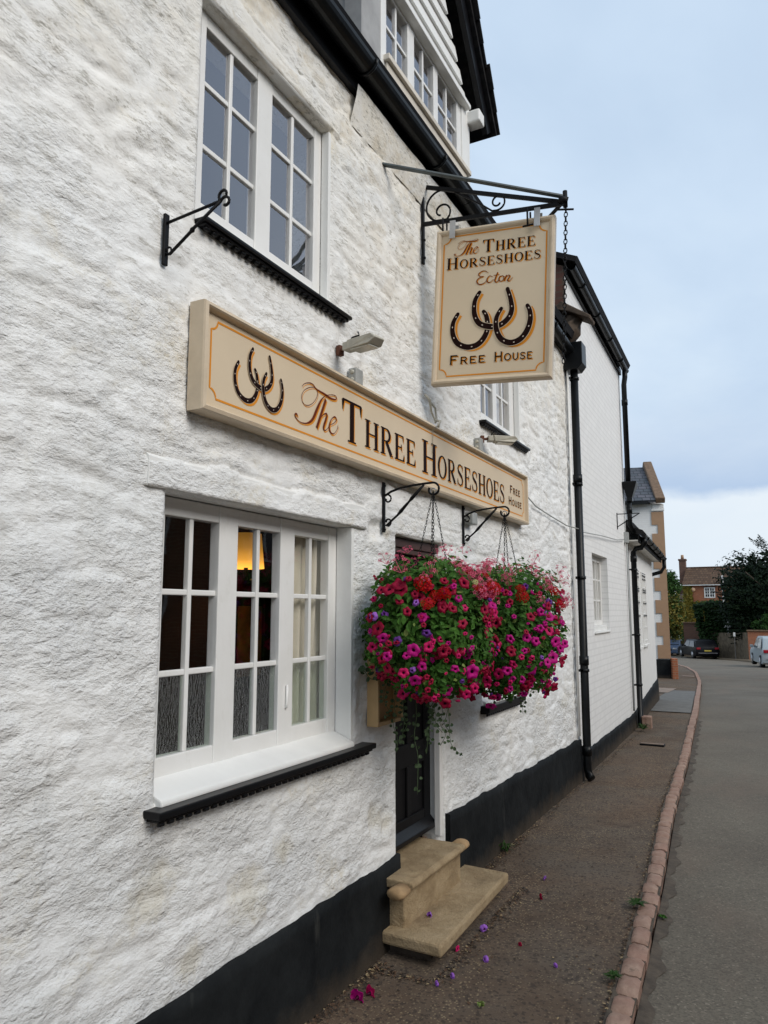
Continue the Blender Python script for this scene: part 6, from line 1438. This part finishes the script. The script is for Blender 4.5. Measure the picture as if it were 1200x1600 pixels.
# ================================================================== cars
def car_paint(name, c): return Mat(name).set(c, .3, spec=.18)
M_CGLASS = simple('car_glass', (.015, .018, .02), .08, 0, spec=.8); M_TYRE = simple('tyre_rubber', (.012, .012, .012), .8); M_RIM = simple('alloy_wheel', (.45, .45, .46), .35, 0, metal=.7)
M_RLAMP = simple('red_lamp_lens', (.30, .01, .02), .2); M_WLAMP = simple('clear_lamp_lens', (.7, .7, .7), .15); M_YPLATE = simple('yellow_plate', (.65, .50, .08), .5); M_WPLATE = simple('white_plate', (.7, .7, .68), .5)
def make_car(name, label, loc, heading, paint, L_, H_, Wd, prof, glass, group='cars parked round the bend'):
    """prof: side outline (y forward, z); glass: (front base, front top, rear top, rear base) y values"""
    c = local_thing(name, label, 'car', loc, heading, group)
    n = len(prof); s = MB(); rings = []
    for (t, k) in ((-1, .88), (-.97, .97), (-.6, 1.0), (.6, 1.0), (.97, .97), (1, .88)):
        ring = []
        for (y, z) in prof:
            tum = 1 - .16 * max(0, (z - H_ * .60) / (H_ * .4)); ring.append((t * Wd / 2 * tum, y * (1 - .035 * abs(t) ** 3), z if z < .3 else .3 + (z - .3) * (k if abs(t) > .98 else 1)))
        rings.append(ring)
    vs = [v for r_ in rings for v in r_]; m_ = len(rings)
    s.add(vs, [(i * n + k, i * n + (k + 1) % n, (i + 1) * n + (k + 1) % n, (i + 1) * n + k) for i in range(m_ - 1) for k in range(n)] + [tuple(range(n)), tuple((m_ - 1) * n + k for k in range(n))], 0, True)
    body = s.build('body', paint, c, bevel=.02)
    zb, zt = H_ * .62, H_ * .93; fb, ft, rt, rb = glass; w = Wd / 2
    for sg in (-1, 1):
        s = MB(); xb, xt = sg * (w + .004), sg * (w * (1 - .16 * (zt - H_ * .6) / (H_ * .4)) + .006)
        mid = (ft + rt) / 2 + .1
        for (a, b, a2, b2) in ((fb - .22, mid + .04, ft - .06, mid + .04), (mid - .04, rb + .25, mid - .04, rt + .10)):
            s.add([(xb, a, zb), (xb, b, zb), (xt, b2, zt), (xt, a2, zt), (xb - sg * .05, a, zb), (xb - sg * .05, b, zb), (xt - sg * .05, b2, zt), (xt - sg * .05, a2, zt)], [(0, 1, 2, 3), (0, 4, 5, 1), (1, 5, 6, 2), (2, 6, 7, 3), (3, 7, 4, 0)])
        s.build('side_window', M_CGLASS, c)
    for nm, (yb, yt, o) in dict(windscreen=(fb, ft, 1), rear_window=(rb, rt, -1)).items():
        s = MB(); k = .78; s.add([(-w * .86, yb + o * .03, zb + .02), (w * .86, yb + o * .03, zb + .02), (w * k, yt + o * .04, zt + .01), (-w * k, yt + o * .04, zt + .01), (-w * .86, yb - o * .05, zb + .02), (w * .86, yb - o * .05, zb + .02), (w * k, yt - o * .06, zt - .02), (-w * k, yt - o * .06, zt - .02)], [(0, 1, 2, 3), (0, 4, 5, 1), (1, 5, 6, 2), (2, 6, 7, 3), (3, 7, 4, 0)])
        s.build(nm, M_CGLASS, c)
    for sx in (-1, 1):
        for yy in (L_ * .31, -L_ * .30):
            s = MB(); xo = sx * (w - .08); s.tube([(xo - sx * .12, yy, .32), (xo + sx * .095, yy, .32)], .32, 22); t_ = s.build('wheel', M_TYRE, c, bevel=.03)
            s = MB(); s.tube([(xo + sx * .06, yy, .32), (xo + sx * .105, yy, .32)], .20, 18); s.build('rim', M_RIM, t_)
        s = MB(); s.box(sx * (w * .60), sx * (w * .93), -L_ / 2 - .01, -L_ / 2 + .14, H_ * .50, H_ * .60); s.build('tail_lamp', M_RLAMP, c, bevel=.02)
        s = MB(); s.box(sx * (w * .58), sx * (w * .92), L_ / 2 - .16, L_ / 2 + .005, H_ * .42, H_ * .51); s.build('headlamp', M_WLAMP, c, bevel=.02)
        s = MB(); s.box(sx * (w + .01), sx * (w + .17), fb - .28, fb - .16, zb - .02, zb + .12); s.build('wing_mirror', paint, c, bevel=.02)
    s = MB(); s.box(-.26, .26, -L_ / 2 - .02, -L_ / 2 + .1, H_ * .40, H_ * .47); s.build('rear_plate', M_YPLATE, c); s = MB(); s.box(-.26, .26, L_ / 2 - .1, L_ / 2 + .025, H_ * .26, H_ * .33); s.build('front_plate', M_WPLATE, c)
    s = MB(); s.box(-w * .8, w * .8, -L_ / 2 - .012, -L_ / 2 + .1, H_ * .30, H_ * .325); s.build('bumper_trim', M_RIM, c)
    s = MB(); s.box(-w * .5, w * .5, L_ / 2 - .1, L_ / 2 + .012, H_ * .34, H_ * .43); s.build('grille', M_TYRE, c)
    return c
def hatch(L_, H_, boot=.0, bon=.55): 
    h = L_ / 2
    return [(-h, .30), (-h, H_ * .55), (-h + .05 + boot * .02, H_ * .62), (-h + .42, H_ * .95), (-h + .8, H_), (0, H_), (.35, H_ * .96), (h - 1.45, H_ * .66), (h - .5, H_ * .58), (h - .08, H_ * .50), (h, H_ * .40), (h, .28), (h - .1, .20), (-h + .1, .22)]
def saloon(L_, H_):
    h = L_ / 2
    return [(-h, .32), (-h, H_ * .60), (-h + .08, H_ * .66), (-h + .75, H_ * .70), (-h + 1.35, H_ * .96), (-.3, H_), (.3, H_ * .97), (h - 1.55, H_ * .66), (h - .5, H_ * .57), (h - .06, H_ * .48), (h, H_ * .38), (h, .28), (h - .1, .20), (-h + .1, .22)]
make_car('parked_car', 'black estate car with yellow rear plate parked at the bend', (-3.80, 66.0, gz(66) + .01), R(24), car_paint('black_car_paint', (.006, .006, .008)), 4.4, 1.47, 1.8, hatch(4.4, 1.47), (.85, .15, -1.55, -2.05))
make_car('parked_car', 'dark blue saloon facing the camera behind the black car', (-6.55, 73, gz(73) + .01), R(174), car_paint('blue_car_paint', (.10, .14, .22)), 4.3, 1.38, 1.75, saloon(4.3, 1.38), (.65, .05, -.95, -1.45))
make_car('parked_car', 'silver grey hatchback at the right edge, parked facing away beside the brick pier', (1.76, 44.45, gz(44.4) + .01), R(8.7), car_paint('silver_car_paint', (.36, .41, .44)), 4.55, 1.56, 1.82, hatch(4.55, 1.56), (.85, .15, -1.55, -2.05))
# ================================================================== house across the road, seen only in reflections
oh = thing('opposite_house', 'brick house across the road, reflected dimly in the pub windows', 'house', (10.5, 3, 0))
s = MB(); s.box(9.6, 15, -9, 34, -.3, 4.6); s.build('wall', mk_brick('opposite_brick', (.25, .12, .07), (.20, .09, .055), (.3, .26, .2), .4), oh)
s = MB(); s.prism([(9.2, 4.55), (12.3, 7.2), (15.4, 4.55)], 'y', -9.3, 34.3); s.build('roof', M_DTILE, oh)
for yy in (-5, -1, 3.5, 7.5, 11, 15, 19, 23, 27, 31):
    for z in (1.0, 3.0):
        s = MB()
        for a, b, c, d in ((yy, yy + .08, z, z + 1.2), (yy + 1.22, yy + 1.3, z, z + 1.2), (yy + .08, yy + 1.22, z, z + .08), (yy + .08, yy + 1.22, z + 1.12, z + 1.2), (yy + .62, yy + .68, z + .08, z + 1.12)): s.box(9.54, 9.6, a, b, c, d)
        w = s.build('window', M_FRAME, oh); s = MB(); s.box(9.575, 9.595, yy + .08, yy + 1.22, z + .08, z + 1.12); s.build('pane', M_CGLASS, w)
for o in list(bpy.data.objects):
    if o.parent is not None or 'category' in o: continue
for o in bpy.data.objects:
    if o.type == 'EMPTY' and o.get('label') == '': del o['label']
